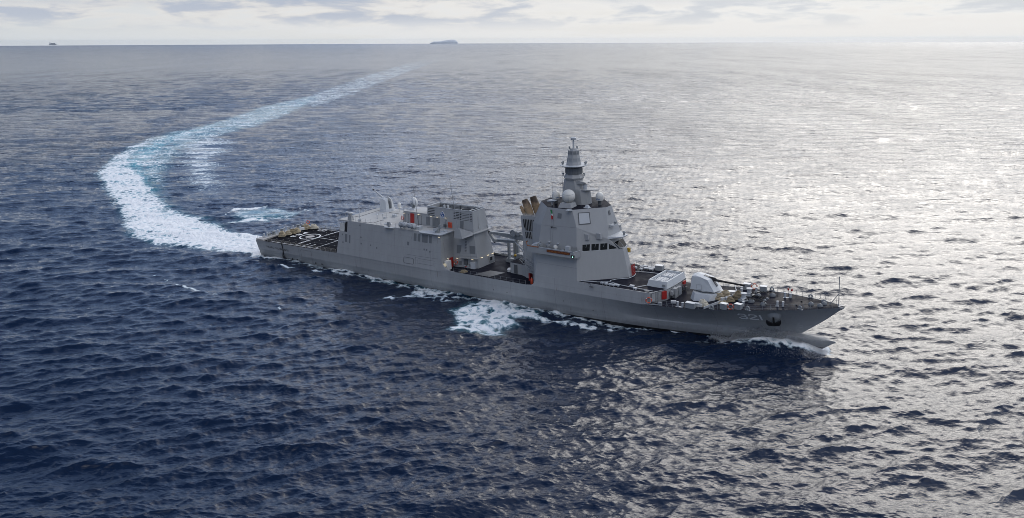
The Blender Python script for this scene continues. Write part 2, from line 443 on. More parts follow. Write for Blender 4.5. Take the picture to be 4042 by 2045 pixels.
    rough = np.interp(rad, [60, 200, 500, 1500, 6000, 20000], [.03, .04, .05, .07, .12, .18]).astype(np.float32)
    rough = np.repeat(rough, NA)
    far = np.repeat(np.interp(rad, [180, 500, 1200], [0, .6, 1]).astype(np.float32), NA)
    farther = np.repeat(np.interp(rad, [500, 1500, 4000], [0, .6, 1]).astype(np.float32), NA)
    spec = np.repeat(np.interp(rad, [100, 300, 900, 3000, 12000, 26000], [.5, .48, .38, .23, .13, .08]).astype(np.float32), NA)
    co = np.stack([xs.ravel(), ys.ravel(), Zf + 0.12 * foam], 1).astype(np.float32)
    # closing point under the viewer
    r0, c0 = np.meshgrid(np.arange(NR - 1), np.arange(NA - 1), indexing='ij')
    v00 = (r0 * NA + c0)
    quads = np.stack([v00, v00 + 1, v00 + NA + 1, v00 + NA], -1).reshape(-1, 4)[:, ::-1]
    env = np.maximum(pe('wake_core', 4), np.maximum(pe('wake_far', 10), pe('wake_tail', 10)))
    fenv = env[quads].mean(1)
    sel = fenv > 0.25
    mat = sea_material()
    objs = []
    for name, q in (("sea", quads[~sel]), ("wake_foam", quads[sel])):
        used, invq = np.unique(q.ravel(), return_inverse=True)
        me = bpy.data.meshes.new(name)
        me.vertices.add(len(used))
        me.vertices.foreach_set('co', co[used].ravel())
        me.loops.add(q.size)
        me.loops.foreach_set('vertex_index', invq.astype(np.int32).ravel())
        me.polygons.add(len(q))
        me.polygons.foreach_set('loop_start', np.arange(0, q.size, 4, dtype=np.int32))
        me.polygons.foreach_set('use_smooth', np.ones(len(q), bool))
        for an, arr in (('foam', foam), ('aer', aer), ('slick', slick), ('rough', rough), ('spec', spec), ('far', far), ('farther', farther)):
            a_ = me.attributes.new(an, 'FLOAT', 'POINT')
            a_.data.foreach_set('value', arr[used].astype(np.float32))
        me.update(calc_edges=True)
        me.materials.append(mat)
        ob = bpy.data.objects.new(name, me)
        COL.objects.link(ob)
        objs.append(ob)
    tag(objs[0], "deep blue open sea with wind waves round the warship and out to the horizon", "sea", kind='structure')
    tag(objs[1], "broad curved trail of white and turquoise foam behind the warship", "wake", kind='stuff')
    return objs


build_sea()


# ================================================================== mesh helpers
class MB:
    """collects shapes and links them as ONE mesh object"""
    def __init__(self):
        self.v, self.f = [], []

    def add(self, vs, fs):
        o = len(self.v)
        self.v += [tuple(p) for p in vs]
        self.f += [tuple(i + o for i in f) for f in fs]
        return self

    def hexa(self, a, b):
        return self.add(list(a) + list(b), [(3, 2, 1, 0), (4, 5, 6, 7), (0, 1, 5, 4), (1, 2, 6, 5), (2, 3, 7, 6), (3, 0, 4, 7)])

    def box(self, x0, x1, y0, y1, z0, z1, t=0.0):
        """t: inset of the top face"""
        return self.hexa([(x0, y0, z0), (x1, y0, z0), (x1, y1, z0), (x0, y1, z0)],
                         [(x0 + t, y0 + t, z1), (x1 - t, y0 + t, z1), (x1 - t, y1 - t, z1), (x0 + t, y1 - t, z1)])

    def prism(self, lo, hi):
        """two outlines with the same number of 3-D points"""
        n = len(lo)
        fs = [tuple(range(n))[::-1], tuple(range(n, 2 * n))] + [(i, (i + 1) % n, n + (i + 1) % n, n + i) for i in range(n)]
        return self.add(list(lo) + list(hi), fs)

    def plan(self, xy, z0, z1, top=None):
        top = top or xy
        return self.prism([(x, y, z0) for x, y in xy], [(x, y, z1) for x, y in top])

    def poly(self, pts):
        return self.add(pts, [tuple(range(len(pts)))])

    def tube(self, pts, r, n=6, closed=False, r2=None):
        pts = [Vector(p) for p in pts]
        m = len(pts)
        rings = []
        for i, p in enumerate(pts):
            a = pts[(i - 1) % m] if (closed or i) else p
            b = pts[(i + 1) % m] if (closed or i < m - 1) else p
            d = (b - a)
            d = d.normalized() if d.length > 1e-9 else Vector((0, 0, 1))
            u = d.cross(Vector((0, 0, 1)))
            if u.length < 1e-3:
                u = d.cross(Vector((0, 1, 0)))
            u.normalize()
            w_ = d.cross(u)
            rr = r if r2 is None else r + (r2 - r) * i / (m - 1)
            rings.append([p + rr * (math.cos(2 * math.pi * k / n) * u + math.sin(2 * math.pi * k / n) * w_) for k in range(n)])
        vs = [q for ring in rings for q in ring]
        fs = []
        for i in range(m if closed else m - 1):
            j = (i + 1) % m
            for k in range(n):
                fs.append((i * n + k, i * n + (k + 1) % n, j * n + (k + 1) % n, j * n + k))
        if not closed:
            fs.append(tuple(range(n))[::-1])
            fs.append(tuple(range((m - 1) * n, m * n)))
        return self.add(vs, fs)

    def lathe(self, c, prof, n=16, axis=(0, 0, 1)):
        """profile (radius, distance along the axis) from c"""
        ax = Vector(axis).normalized()
        u = ax.cross(Vector((0, 1, 0)) if abs(ax.y) < .9 else Vector((1, 0, 0))).normalized()
        w_ = ax.cross(u)
        c = Vector(c)
        vs, fs = [], []
        for r, h in prof:
            for k in range(n):
                a = 2 * math.pi * (k + .5) / n
                vs.append(c + ax * h + r * (math.cos(a) * u + math.sin(a) * w_))
        m = len(prof)
        for i in range(m - 1):
            for k in range(n):
                fs.append((i * n + k, i * n + (k + 1) % n, (i + 1) * n + (k + 1) % n, (i + 1) * n + k))
        fs.append(tuple(range(n))[::-1])
        fs.append(tuple(range((m - 1) * n, m * n)))
        return self.add(vs, fs)

    def cyl(self, c, r, h, n=14, axis=(0, 0, 1), r2=None):
        return self.lathe(c, [(r, 0), (r if r2 is None else r2, h)], n, axis)

    def ball(self, c, r, n=16, m=9, zs=1.0):
        return self.lathe(Vector(c), [(max(1e-3, r * math.sin(math.pi * i / m)), -r * zs * math.cos(math.pi * i / m)) for i in range(m + 1)], n)

    def torus(self, c, R, r, n=20, k=8, axis=(0, 0, 1)):
        ax = Vector(axis).normalized()
        u = ax.cross(Vector((0, 1, 0)) if abs(ax.y) < .9 else Vector((1, 0, 0))).normalized()
        w_ = ax.cross(u)
        c = Vector(c)
        vs, fs = [], []
        for i in range(n):
            a = 2 * math.pi * i / n
            d = math.cos(a) * u + math.sin(a) * w_
            for j in range(k):
                b = 2 * math.pi * j / k
                vs.append(c + d * (R + r * math.cos(b)) + ax * r * math.sin(b))
        for i in range(n):
            for j in range(k):
                fs.append((i * k + j, ((i + 1) % n) * k + j, ((i + 1) % n) * k + (j + 1) % k, i * k + (j + 1) % k))
        return self.add(vs, fs)

    def mirrored(self):
        o = MB()
        o.v = [(x, -y, z) for x, y, z in self.v]
        o.f = [f[::-1] for f in self.f]
        return o

    def build(self, name, mat, parent=None, smooth=False, bevel=0.0):
        me = bpy.data.meshes.new(name)
        me.from_pydata([tuple(p) for p in self.v], [], self.f)
        bm = bmesh.new()
        bm.from_mesh(me)
        bmesh.ops.recalc_face_normals(bm, faces=bm.faces)
        if bevel:
            es = [e for e in bm.edges if len(e.link_faces) == 2 and e.calc_face_angle(0) > .5]
            bmesh.ops.bevel(bm, geom=es, offset=bevel, segments=1, affect='EDGES', clamp_overlap=True)
        bm.to_mesh(me)
        bm.free()
        mats = mat if isinstance(mat, (list, tuple)) else [mat]
        for m_ in mats:
            me.materials.append(m_)
        if smooth:
            me.polygons.foreach_set('use_smooth', [True] * len(me.polygons))
            me.set_sharp_from_angle(angle=R_(38))
        me.update()
        ob = bpy.data.objects.new(name, me)
        COL.objects.link(ob)
        if parent is not None:
            ob.parent = parent
        return ob


def copy_tree(o, parent=None, loc=None, rot=None):
    c = o.copy()
    COL.objects.link(c)
    if parent is not None:
        c.parent = parent
    if loc is not None:
        c.location = loc
    if rot is not None:
        c.rotation_euler = rot
    for ch in o.children:
        copy_tree(ch, c)
    return c


# ------------------------------------------------------------------ ship materials
def paint(name, col, rough=0.5, var=0.10, streak=0.08, bump=0.25, metal=0.0, spec=0.4):
    mt, t, o = new_mat(name)
    tc_ = t.node('ShaderNodeTexCoord')
    ob = tc_.outputs['Object']
    n1 = t.noise(ob, 0.35, 6.0, 0.6)
    n2 = t.noise(t.vm('MULTIPLY', ob, (1.0, 1.0, 0.06)), 1.3, 5.0, 0.6)
    n3 = t.noise(ob, 3.5, 4.0, 0.65)
    f = t.m('ADD', 1.0, t.m('ADD', t.m('MULTIPLY', t.m('SUBTRACT', n1, 0.5), var * 2), t.m('MULTIPLY', t.m('SUBTRACT', n2, 0.5), streak * 2)))
    f = t.m('ADD', f, t.m('MULTIPLY', t.m('SUBTRACT', n3, 0.5), var * 0.8))
    p = t.node('ShaderNodeBsdfPrincipled')
    t.put(p.inputs['Base Color'], t.vm('SCALE', tuple(col), f))
    t.put(p.inputs['Roughness'], t.m('ADD', rough, t.m('MULTIPLY', t.m('SUBTRACT', n3, 0.5), 0.25)))
    p.inputs['Metallic'].default_value = metal
    p.inputs['Specular IOR Level'].default_value = spec
    if bump:
        b = t.node('ShaderNodeBump')
        h = t.noise(ob, 0.9, 2.0, 0.5)
        t.put(b.inputs['Height'], t.m('ADD', t.m('MULTIPLY', h, 0.05), t.m('MULTIPLY', n3, 0.008)))
        b.inputs['Distance'].default_value = 1.0
        b.inputs['Strength'].default_value = bump
        t.put(p.inputs['Normal'], b.outputs[0])
    t.l.new(p.outputs[0], o.inputs[0])
    return mt, t, p


def hull_paint():
    mt, t, p = paint("hull_paint", (0.345, 0.352, 0.350), 0.48, 0.10, 0.13, 0.55)
    # welded plate seams, rust weeps and the black boot top near the waterline
    tc_ = t.node('ShaderNodeTexCoord')
    x, y, z = t.sep(tc_.outputs['Object'])
    seam = t.m('ABSOLUTE', t.m('SUBTRACT', t.m('FRACT', t.m('DIVIDE', x, 10.6)), 0.5))
    seam = t.ramp(seam, 0.0, 0.006, 0.66, 1.0)
    seamz = t.m('ABSOLUTE', t.m('SUBTRACT', t.m('FRACT', t.m('DIVIDE', z, 2.45)), 0.5))
    seamz = t.ramp(seamz, 0.0, 0.016, 0.82, 1.0)
    old = p.inputs['Base Color'].links[0].from_socket
    col = t.vm('SCALE', old, t.m('MULTIPLY', seam, seamz))
    rn = t.noise(t.vm('MULTIPLY', tc_.outputs['Object'], (1.0, 1.0, 0.10)), 2.1, 3.0, 0.6)
    rust = t.m('MULTIPLY', t.ramp(rn, 0.63, 0.76), 0.5)
    col = t.mix(rust, col, (0.16, 0.13, 0.11))
    wet = t.ramp(t.m('ADD', z, t.m('MULTIPLY', t.m('SUBTRACT', rn, .5), .9)), 0.4, 1.2, 0.72, 1.0)
    col = t.vm('SCALE', col, wet)
    boot = t.ramp(z, 0.02, 0.07, 1.0, 0.0, False)
    col = t.mix(boot, col, (0.012, 0.012, 0.014))
    t.put(p.inputs['Base Color'], col)
    return mt


def simple(name, col, rough=0.5, metal=0.0, emit=None, spec=0.5):
    mt, t, o = new_mat(name)
    p = t.node('ShaderNodeBsdfPrincipled')
    tc_ = t.node('ShaderNodeTexCoord')
    n = t.noise(tc_.outputs['Object'], 4.0, 4.0, 0.6)
    t.put(p.inputs['Base Color'], t.vm('SCALE', tuple(col), t.m('ADD', 0.82, t.m('MULTIPLY', n, 0.36))))
    p.inputs['Roughness'].default_value = rough
    p.inputs['Metallic'].default_value = metal
    p.inputs['Specular IOR Level'].default_value = spec
    if emit:
        p.inputs['Emission Color'].default_value = tuple(emit[:3]) + (1,)
        p.inputs['Emission Strength'].default_value = emit[3]
    t.l.new(p.outputs[0], o.inputs[0])
    return mt


def deck_mat(name, col, rough, wet=0.35):
    mt, t, p = paint(name, col, rough, 0.22, 0.0, 0.12, 0.0, 0.008 if col[0] > .01 else 0.0)
    tc_ = t.node('ShaderNodeTexCoord')
    n = t.noise(tc_.outputs['Object'], 0.22, 5.0, 0.62, 0.6)
    t.put(p.inputs['Roughness'], t.ramp(n, 0.35, 0.62, rough * wet, rough))
    return mt


M = {}
M['hull'] = hull_paint()
M['grey'] = paint("grey_paint", (0.345, 0.352, 0.350), 0.5, 0.06, 0.07, 0.25)[0]
M['fitting'] = paint("fitting_paint", (0.27, 0.285, 0.29), 0.5, 0.10, 0.05, 0.0)[0]
M['pale'] = paint("pale_paint", (0.46, 0.48, 0.49), 0.5, 0.06, 0.05, 0.1)[0]
M['turret'] = paint("turret_paint", (0.55, 0.57, 0.57), 0.5, 0.05, 0.06, 0.08)[0]
M['dark'] = paint("dark_grey_paint", (0.10, 0.105, 0.11), 0.5, 0.12, 0.05, 0.0)[0]
M['mesh'] = paint("vent_mesh", (0.17, 0.18, 0.185), 0.6, 0.05, 0.0, 0.0)[0]
M['roof'] = deck_mat("roof_deck", (0.47, 0.465, 0.44), 0.55, 0.6)
M['deck'] = deck_mat("weather_deck", (0.017, 0.018, 0.026), 0.55, 0.5)
M['helideck'] = deck_mat("flight_deck_coating", (0.013, 0.013, 0.016), 0.7, 0.8)
M['white'] = simple("white_paint", (0.74, 0.74, 0.71), 0.45)
M['dome'] = paint("radome_shell", (0.66, 0.65, 0.60), 0.45, 0.04, 0.04, 0.0)[0]
M['line'] = simple("deck_line_paint", (0.92, 0.92, 0.90), 0.6)
M['spot'] = simple("touchdown_grid", (0.42, 0.40, 0.37), 0.6)
M['black'] = simple("black_rubber", (0.010, 0.010, 0.011), 0.5)
M['void'] = simple("shadowed_opening", (0.012, 0.012, 0.013), 0.8)
M['glass'] = simple("window_glass", (0.008, 0.010, 0.012), 0.12, 0.0, None, 0.15)
M['red'] = simple("red_paint", (0.36, 0.018, 0.014), 0.45)
M['orange'] = simple("orange_plastic", (0.62, 0.085, 0.035), 0.45)
M['wood'] = simple("varnished_teak", (0.30, 0.105, 0.028), 0.4)
M['board'] = simple("nameboard_brown", (0.13, 0.028, 0.010), 0.45)
M['gold'] = simple("gold_letters", (0.42, 0.17, 0.03), 0.4)
M['rope'] = simple("hemp_rope", (0.42, 0.35, 0.235), 0.85)
M['rope2'] = simple("pale_rope", (0.58, 0.53, 0.42), 0.85)
M['rope3'] = simple("dark_hemp_rope", (0.27, 0.215, 0.13), 0.85)
M['steel'] = simple("bare_steel", (0.35, 0.35, 0.35), 0.35, 0.7)
M['chain'] = simple("black_chain", (0.014, 0.014, 0.015), 0.5, 0.2)
M['rubber'] = simple("gun_barrel", (0.022, 0.021, 0.022), 0.45, 0.3)
M['lamp'] = simple("lit_floodlight", (0.9, 0.8, 0.6), 0.4, 0.0, (1.0, 0.82, 0.55, 1.1))
M['green'] = simple("lit_green_sidelight", (0.2, 0.9, 0.6), 0.4, 0.0, (0.35, 1.0, 0.75, 4.0))
M['blue'] = simple("emblem_blue", (0.012, 0.075, 0.23), 0.4)
M['yellow'] = simple("yellow_paint", (0.50, 0.30, 0.02), 0.5)
M['flaggreen'] = simple("green_cloth", (0.02, 0.20, 0.06), 0.8)
M['flagred'] = simple("red_cloth", (0.50, 0.02, 0.02), 0.8)
M['net'] = simple("safety_net", (0.30, 0.28, 0.24), 0.8)


def soot_mat():
    mt, t, p = paint("sooty_pipe", (0.40, 0.28, 0.165), 0.6, 0.25, 0.25, 0.0)
    tc_ = t.node('ShaderNodeTexCoord')
    x, y, z = t.sep(tc_.outputs['Object'])
    n = t.noise(tc_.outputs['Object'], 1.6, 4.0, 0.6)
    f = t.ramp(t.m('ADD', z, t.m('MULTIPLY', n, 1.6)), 20.1, 21.6, 0.0, 0.93)
    pale = t.ramp(z, 17.9, 18.5, 0.8, 0.0)
    old = p.inputs['Base Color'].links[0].from_socket
    t.put(p.inputs['Base Color'], t.mix(f, t.mix(pale, old, (0.5, 0.49, 0.46)), (0.035, 0.022, 0.014)))
    return mt


M['soot'] = soot_mat()
M['hood'] = paint("deck_gear_paint", (0.15, 0.16, 0.165), 0.45, 0.2, 0.05, 0.0)[0]

# ------------------------------------------------------------------ the warship
SHIP = Matrix(((0.814223737, 0.579605719, -0.033119734, -60.2142),
               (-0.580493577, 0.813620814, -0.032378666, 223.9718),
               (0.008180045, 0.045589271, 0.998926777, 0.0), (0, 0, 0, 1)))
ship = bpy.data.objects.new("warship", None)
COL.objects.link(ship)
ship.matrix_world = SHIP
tag(ship, "grey naval warship with hull number 321 turning on the open sea", "warship")

# hull form ------------------------------------------------------------------
TX = [0, 12, 30, 61, 85, 95, 105, 110, 112, 118, 121, 125, 131, 137, 140, 143]
TY = [8.20, 8.25, 8.27, 8.27, 8.25, 8.22, 8.12, 8.0, 7.9, 7.6, 7.3, 6.8, 5.5, 3.35, 1.9, 0.06]
TZ = [4.18, 4.35, 4.62, 5.05, 5.10, 5.12, 5.15, 5.2, 5.3, 5.75, 6.05, 6.42, 6.98, 7.5, 7.76, 8.0]
TL = [7.85, 8.0, 8.12, 8.14, 7.92, 7.5, 6.8, 6.2, 5.95, 4.9, 4.3, 3.4, 2.05, .9, .42, .03]
ZC = 1.9


def ky(x): return float(np.interp(x, TX, TY))
def kz(x): return float(np.interp(x, TX, TZ))
def kl(x): return float(np.interp(x, TX, TL))


def hull_pt(u, s):
    """starboard upper hull, u = station at the deck, s = 0 chine .. 1 deck edge"""
    stem = np.interp(s, [0, .5, 1], [135.9, 139.75, 143.0])
    x = u if u < 100 else 100 + (u - 100) * (stem - 100) / 43.0
    y = kl(u) + (ky(u) - kl(u)) * s ** (1.2 if u < 100 else 1.2 + .35 * min(1, (u - 100) / 18))
    z = ZC + (kz(u) - ZC) * s
    if u < 1:
        x += (1 - s) * 0.35 * (1 - u)
    return (float(x), -float(y), float(z))


def hull_y(x, z):
    """starboard side y at (x, z), upper hull"""
    u = x
    for _ in range(12):
        s = min(max((z - ZC) / (kz(u) - ZC), 0), 1)
        stem = np.interp(s, [0, .5, 1], [135.9, 139.75, 143.0])
        u = x if x < 100 else 100 + (x - 100) * 43.0 / (stem - 100)
        u = min(u, 143)
    return hull_pt(u, s)[1]


def build_hull():
    us = list(np.linspace(0, 100, 41)) + list(np.linspace(101.5, 143, 40))
    rows = []
    for u in us:
        ring = [hull_pt(u, s) for s in (1, .85, .7, .55, .4, .25, .12, 0)]
        lx = lambda e: u if u < 100 else 100 + (u - 100) * (e - 100) / 43.0
        top = 1.72 if u < 110 else 1.72 + (1.5 - 1.72) * (u - 110) / 33
        ins = 0.985 if u < 110 else 0.985 - .12 * (u - 110) / 33
        sh = 0.35 if u < 1 else 0.0
        ring += [(lx(142.0) + sh, -kl(u) * ins, top), (lx(141.0) + sh, -kl(u) * ins * .97, 0.75),
                 (lx(139.6) + sh, -kl(u) * ins * .93, -0.3), (lx(138) + sh, -kl(u) * ins * .86, -1.5), (lx(136) + sh, -kl(u) * ins * .6, -3.6)]
        rows.append(ring)
    n = len(rows[0])
    mb = MB()
    vs = [p for r in rows for p in r] + [(x, -y, z) for r in rows for x, y, z in r]
    o = len(rows) * n
    fs = []
    for i in range(len(rows) - 1):
        for j in range(n - 1):
            a = i * n + j
            fs.append((a, a + n, a + n + 1, a + 1))
            fs.append((o + a, o + a + 1, o + a + n + 1, o + a + n))
    for j in range(n - 1):
        fs.append((j, j + 1, o + j + 1, o + j))
        k = (len(rows) - 1) * n + j
        fs.append((k, o + k, o + k + 1, k + 1))
    mb.add(vs, fs)
    return mb.build("hull", M['hull'], ship, smooth=True)


hull = build_hull()


def part(name, mb, mat, parent=None, **kw):
    return mb.build(name, mat, parent or ship, **kw)


def edge_z(x): return kz(x)


# decks ------------------------------------------------------------------------
def deck_strip(xs, y_of, z_of, dy=0.0):
    mb = MB()
    vs, fs = [], []
    for x in xs:
        y = max(y_of(x) - dy, 0.02)
        for k in range(9):
            q = -1 + k / 4.0
            vs.append((x, y * q, z_of(x) + 0.10 * (1 - q * q)))
    for i in range(len(xs) - 1):
        for k in range(8):
            a = i * 9 + k
            fs.append((a, a + 1, a + 10, a + 9))
    mb.add(vs, fs)
    return mb


fd_z = lambda x: 4.16 + (4.56 - 4.16) * x / 30
flight_deck = part("flight_deck", deck_strip(np.linspace(0.05, 30.5, 30), ky, lambda x: fd_z(x) - .02, .05), M['helideck'])
part("boat_deck", deck_strip(np.linspace(60.5, 86, 20), ky, lambda x: 4.66, .12), M['deck'])
part("bow_deck", deck_strip(np.linspace(109.5, 142.95, 50), ky, lambda x: kz(x) - .05, .03), M['deck'], smooth=True)

# upper side band under the forecastle (knuckle to deck) with its transverse front
fc = MB()
sec = []
for x in list(np.linspace(85.5, 109.6, 14)) + [110.1, 110.3]:
    sec.append((x, ky(x), kz(x), ky(x) - 0.30))
for sgn in (-1, 1):
    vs, fs = [], []
    for x, y1, z1, y2 in sec:
        vs += [(x, sgn * y1, z1 - .02), (x, sgn * y2, 7.42), (x, sgn * (y2 - .15), 7.42), (x, sgn * (y1 - .15), z1 - .02)]
    for i in range(len(sec) - 1):
        for j in range(4):
            a, b = i * 4 + j, i * 4 + (j + 1) % 4
            fs.append((a, b, b + 4, a + 4))
    m_ = (len(sec) - 1) * 4
    fs += [(0, 1, 2, 3), (m_, m_ + 1, m_ + 2, m_ + 3)]
    fc.add(vs, fs)
# transverse step wall: slants forward from each side, then runs straight across
st = [(110.3, 7.72), (111.0, 6.6), (112.25, 4.2), (112.45, 1.2), (112.45, -1.2), (112.25, -4.2), (111.0, -6.6), (110.3, -7.72)]
for (xa, ya), (xb, yb) in zip(st[:-1], st[1:]):
    fc.hexa([(xa - .25, ya, 5.2), (xb - .25, yb, 5.2), (xb, yb, 5.2), (xa, ya, 5.2)], [(xa - .25, ya, 7.42), (xb - .25, yb, 7.42), (xb, yb, 7.42), (xa, ya, 7.42)])
part("forecastle_side", fc, M['hull'], smooth=False)
fdk = MB()
xs = np.linspace(94.0, 110.2, 10)
pl = [(x, -(ky(x) - .31)) for x in xs] + [(x, -y) for x, y in st[::-1]][::-1] + [(x, ky(x) - .31) for x in xs[::-1]]
pl = [(x, -(ky(x) - .31)) for x in xs] + [(111.0, -6.6), (112.25, -4.2), (112.45, -1.2), (112.45, 1.2), (112.25, 4.2), (111.0, 6.6)] + [(x, ky(x) - .31) for x in xs[::-1]]
fdk.plan(pl, 7.30, 7.41)
part("forecastle_deck", fdk, M['deck'])

SY = lambda z: -8.2 + 0.147 * (z - 5.5)          # the inclined plane of the superstructure's side


# aft superstructure (hangar block) ----------------------------------------------
hb = MB()
def side_block(x0b, x0t, x1b, x1t, z0, z1):
    hb.hexa([(x0b, SY(z0), z0), (x1b, SY(z0), z0), (x1b, -SY(z0), z0), (x0b, -SY(z0), z0)],
            [(x0t, SY(z1), z1), (x1t, SY(z1), z1), (x1t, -SY(z1), z1), (x0t, -SY(z1), z1)])
side_block(29.5, 30.35, 61.42, 61.15, 4.58, 9.9)
side_block(32.85, 32.95, 61.15, 61.0, 9.9, 12.22)
side_block(29.9, 29.85, 61.0, 60.95, 12.22, 12.50)
# curved gusset running down from the block's front to the hull edge, both sides
gus = [(61.40, 6.9), (61.7, 6.2), (62.2, 5.68), (63.0, 5.25), (64.0, 5.08), (65.2, 5.03), (61.3, 5.03)]
for sgn in (1, -1):
    hb.prism([(x, sgn * SY(z), z) for x, z in gus], [(x, sgn * (SY(z) + .22), z) for x, z in gus])
hangar = part("hangar_block", hb, M['hull'])
for sgn in (1, -1):
    gm = MB()
    gf = [(83.6, 5.07), (84.5, 5.15), (85.1, 5.42), (85.42, 5.9), (85.52, 6.6), (85.52, 5.07)]
    gm.prism([(x, sgn * SY(z), z) for x, z in gf], [(x, sgn * (SY(z) + .22), z) for x, z in gf])
    part("hull_gusset", gm, M['hull'])
rf = MB()
rf.plan([(29.95, SY(12.5) + .06), (60.9, SY(12.5) + .06), (60.9, -SY(12.5) - .06), (29.95, -SY(12.5) - .06)], 12.45, 12.525)
hangar_roof = part("hangar_roof", rf, M['roof'])
# narrow black lines across the roof
gr = MB()
def strip(pts, w_, z):
    for (xa, ya), (xb, yb) in zip(pts[:-1], pts[1:]):
        d = Vector((xb - xa, yb - ya)).normalized()
        n_ = Vector((-d.y, d.x)) * w_ / 2
        gr.hexa([(xa - n_.x, ya - n_.y, 12.52), (xb - n_.x, yb - n_.y, 12.52), (xb + n_.x, yb + n_.y, 12.52), (xa + n_.x, ya + n_.y, 12.52)],
                [(xa - n_.x, ya - n_.y, z), (xb - n_.x, yb - n_.y, z), (xb + n_.x, yb + n_.y, z), (xa + n_.x, ya + n_.y, z)])
strip([(30.5, -3.05), (32.6, -3.2), (32.0, 4.45)], .16, 12.56)
part("roof_dark_line", gr, M['black'], hangar_roof)
gr = MB()
strip([(36.0, -6.72), (39.1, -6.68), (39.1, -6.18), (40.2, -6.07), (40.05, -3.2)], .16, 12.56)
part("roof_dark_line", gr, M['black'], hangar_roof)
gr = MB()
strip([(36.0, 3.6), (39.2, 3.55)], .14, 12.56)
part("roof_dark_line", gr, M['black'], hangar_roof)

# gun platform at the forward corner of the roof
pf = MB()
pf.prism([(54.9, -7.2, 12.3), (55.6, -7.9, 12.42), (61.0, -7.9, 12.42), (61.35, -7.2, 12.3), (61.35, -3.4, 12.3), (54.9, -6.6, 12.3)],
         [(54.9, -7.25, 12.56), (55.6, -7.95, 12.56), (61.1, -7.95, 12.56), (61.45, -7.2, 12.56), (61.45, -3.4, 12.56), (54.9, -6.6, 12.56)])
part("gun_platform", pf, M['pale'])

# deckhouse on the roof
dh = MB()
aft = [(46.0 - 1.2 * math.cos(a), -2.45 + 0 + 1.2 * (1 - math.cos(a)) * 0 + 1.2 * math.sin(a) * 0, 0) for a in (0,)]
outl = [(53.6, -2.62), (46.4, -2.62), (45.75, -2.3), (45.45, -1.6), (45.45, 1.6), (45.75, 2.3), (46.4, 2.62), (53.6, 2.62)]
outt = [(53.6, -2.38), (46.6, -2.38), (45.95, -2.1), (45.7, -1.5), (45.7, 1.5), (45.95, 2.1), (46.6, 2.38), (53.6, 2.38)]
dh.plan(outl, 12.50, 15.18, outt)
deckhouse = part("deckhouse", dh, M['grey'])
dr = MB()
dr.plan([(x, y * 1.02) for x, y in outt], 15.16, 15.24)
part("deckhouse_roof", dr, M['roof'], deckhouse)

# funnel ------------------------------------------------------------------------
fu = MB()
# lower part standing on the boat deck
lo = [(60.8, -4.1), (62.0, -4.15), (67.45, -2.95), (67.45, 2.95), (62.0, 4.15), (60.8, 4.1)]
mid = [(60.8, -3.0), (61.6, -3.0), (66.35, -2.65), (66.35, 2.65), (61.6, 3.0), (60.8, 3.0)]
fu.plan(lo, 4.66, 12.25, mid)
# skirt ledge
fu.plan([(60.9, -3.2), (66.75, -3.05), (67.0, -2.4), (67.0, 2.4), (66.75, 3.05), (60.9, 3.2)], 12.25, 12.42)
# casing with open top
b0 = [(53.0, -2.62), (66.3, -2.62), (66.3, 2.62), (53.0, 2.62)]
t0 = [(53.3, -2.15), (65.85, -2.15), (65.85, 2.15), (53.3, 2.15)]
i0 = [(53.5, -1.95), (65.6, -1.95), (65.6, 1.95), (53.5, 1.95)]
vs = [(x, y, 12.42) for x, y in b0] + [(x, y, 16.95) for x, y in t0] + [(x, y, 16.95) for x, y in i0] + [(x, y, 15.6) for x, y in i0]
fs = []
for k in range(4):
    j = (k + 1) % 4
    fs += [(k, j, 4 + j, 4 + k), (4 + k, 4 + j, 8 + j, 8 + k), (8 + k, 8 + j, 12 + j, 12 + k)]
fu.add(vs, fs + [(12, 13, 14, 15)])
funnel = part("funnel", fu, M['grey'])
fi = MB()
fi.plan([(53.52, -1.93), (65.58, -1.93), (65.58, 1.93), (53.52, 1.93)], 15.5, 15.62)
for x in (55.2, 57.2, 59.3, 61.4, 63.5):
    fi.box(x, x + .08, 1.80, 1.95, 15.6, 16.85)
for z in (15.95, 16.3, 16.62):
    fi.box(53.5, 65.6, 1.86, 1.95, z, z + .05)
part("funnel_well", fi, M['dark'], funnel)
rim = MB()
for a, b in (((53.3, -2.15), (65.85, -2.15)), ((65.85, -2.15), (65.85, 2.15)), ((65.85, 2.15), (53.3, 2.15)), ((53.3, 2.15), (53.3, -2.15))):
    rim.tube([(a[0], a[1], 16.97), (b[0], b[1], 16.97)], .07, 6)
rim.box(64.6, 64.75, -1.95, 1.95, 16.84, 16.94)
part("funnel_rim", rim, M['pale'], funnel)
st1 = MB()
st1.lathe((62.6, 0, 15.6), [(1.15, 0), (1.15, .85), (1.32, .9), (1.32, 1.1), (1.2, 1.15), (1.08, 1.1), (1.05, .2)], 24)
part("exhaust_stack", st1, M['dark'], funnel, smooth=True)
for k, x in enumerate((56.0, 57.0)):
    e = MB()
    e.tube([(x, .6, 15.6), (x - .25, .6, 16.9)], .26, 10)
    part("exhaust_pipe", e, M['pale'], funnel, smooth=True)
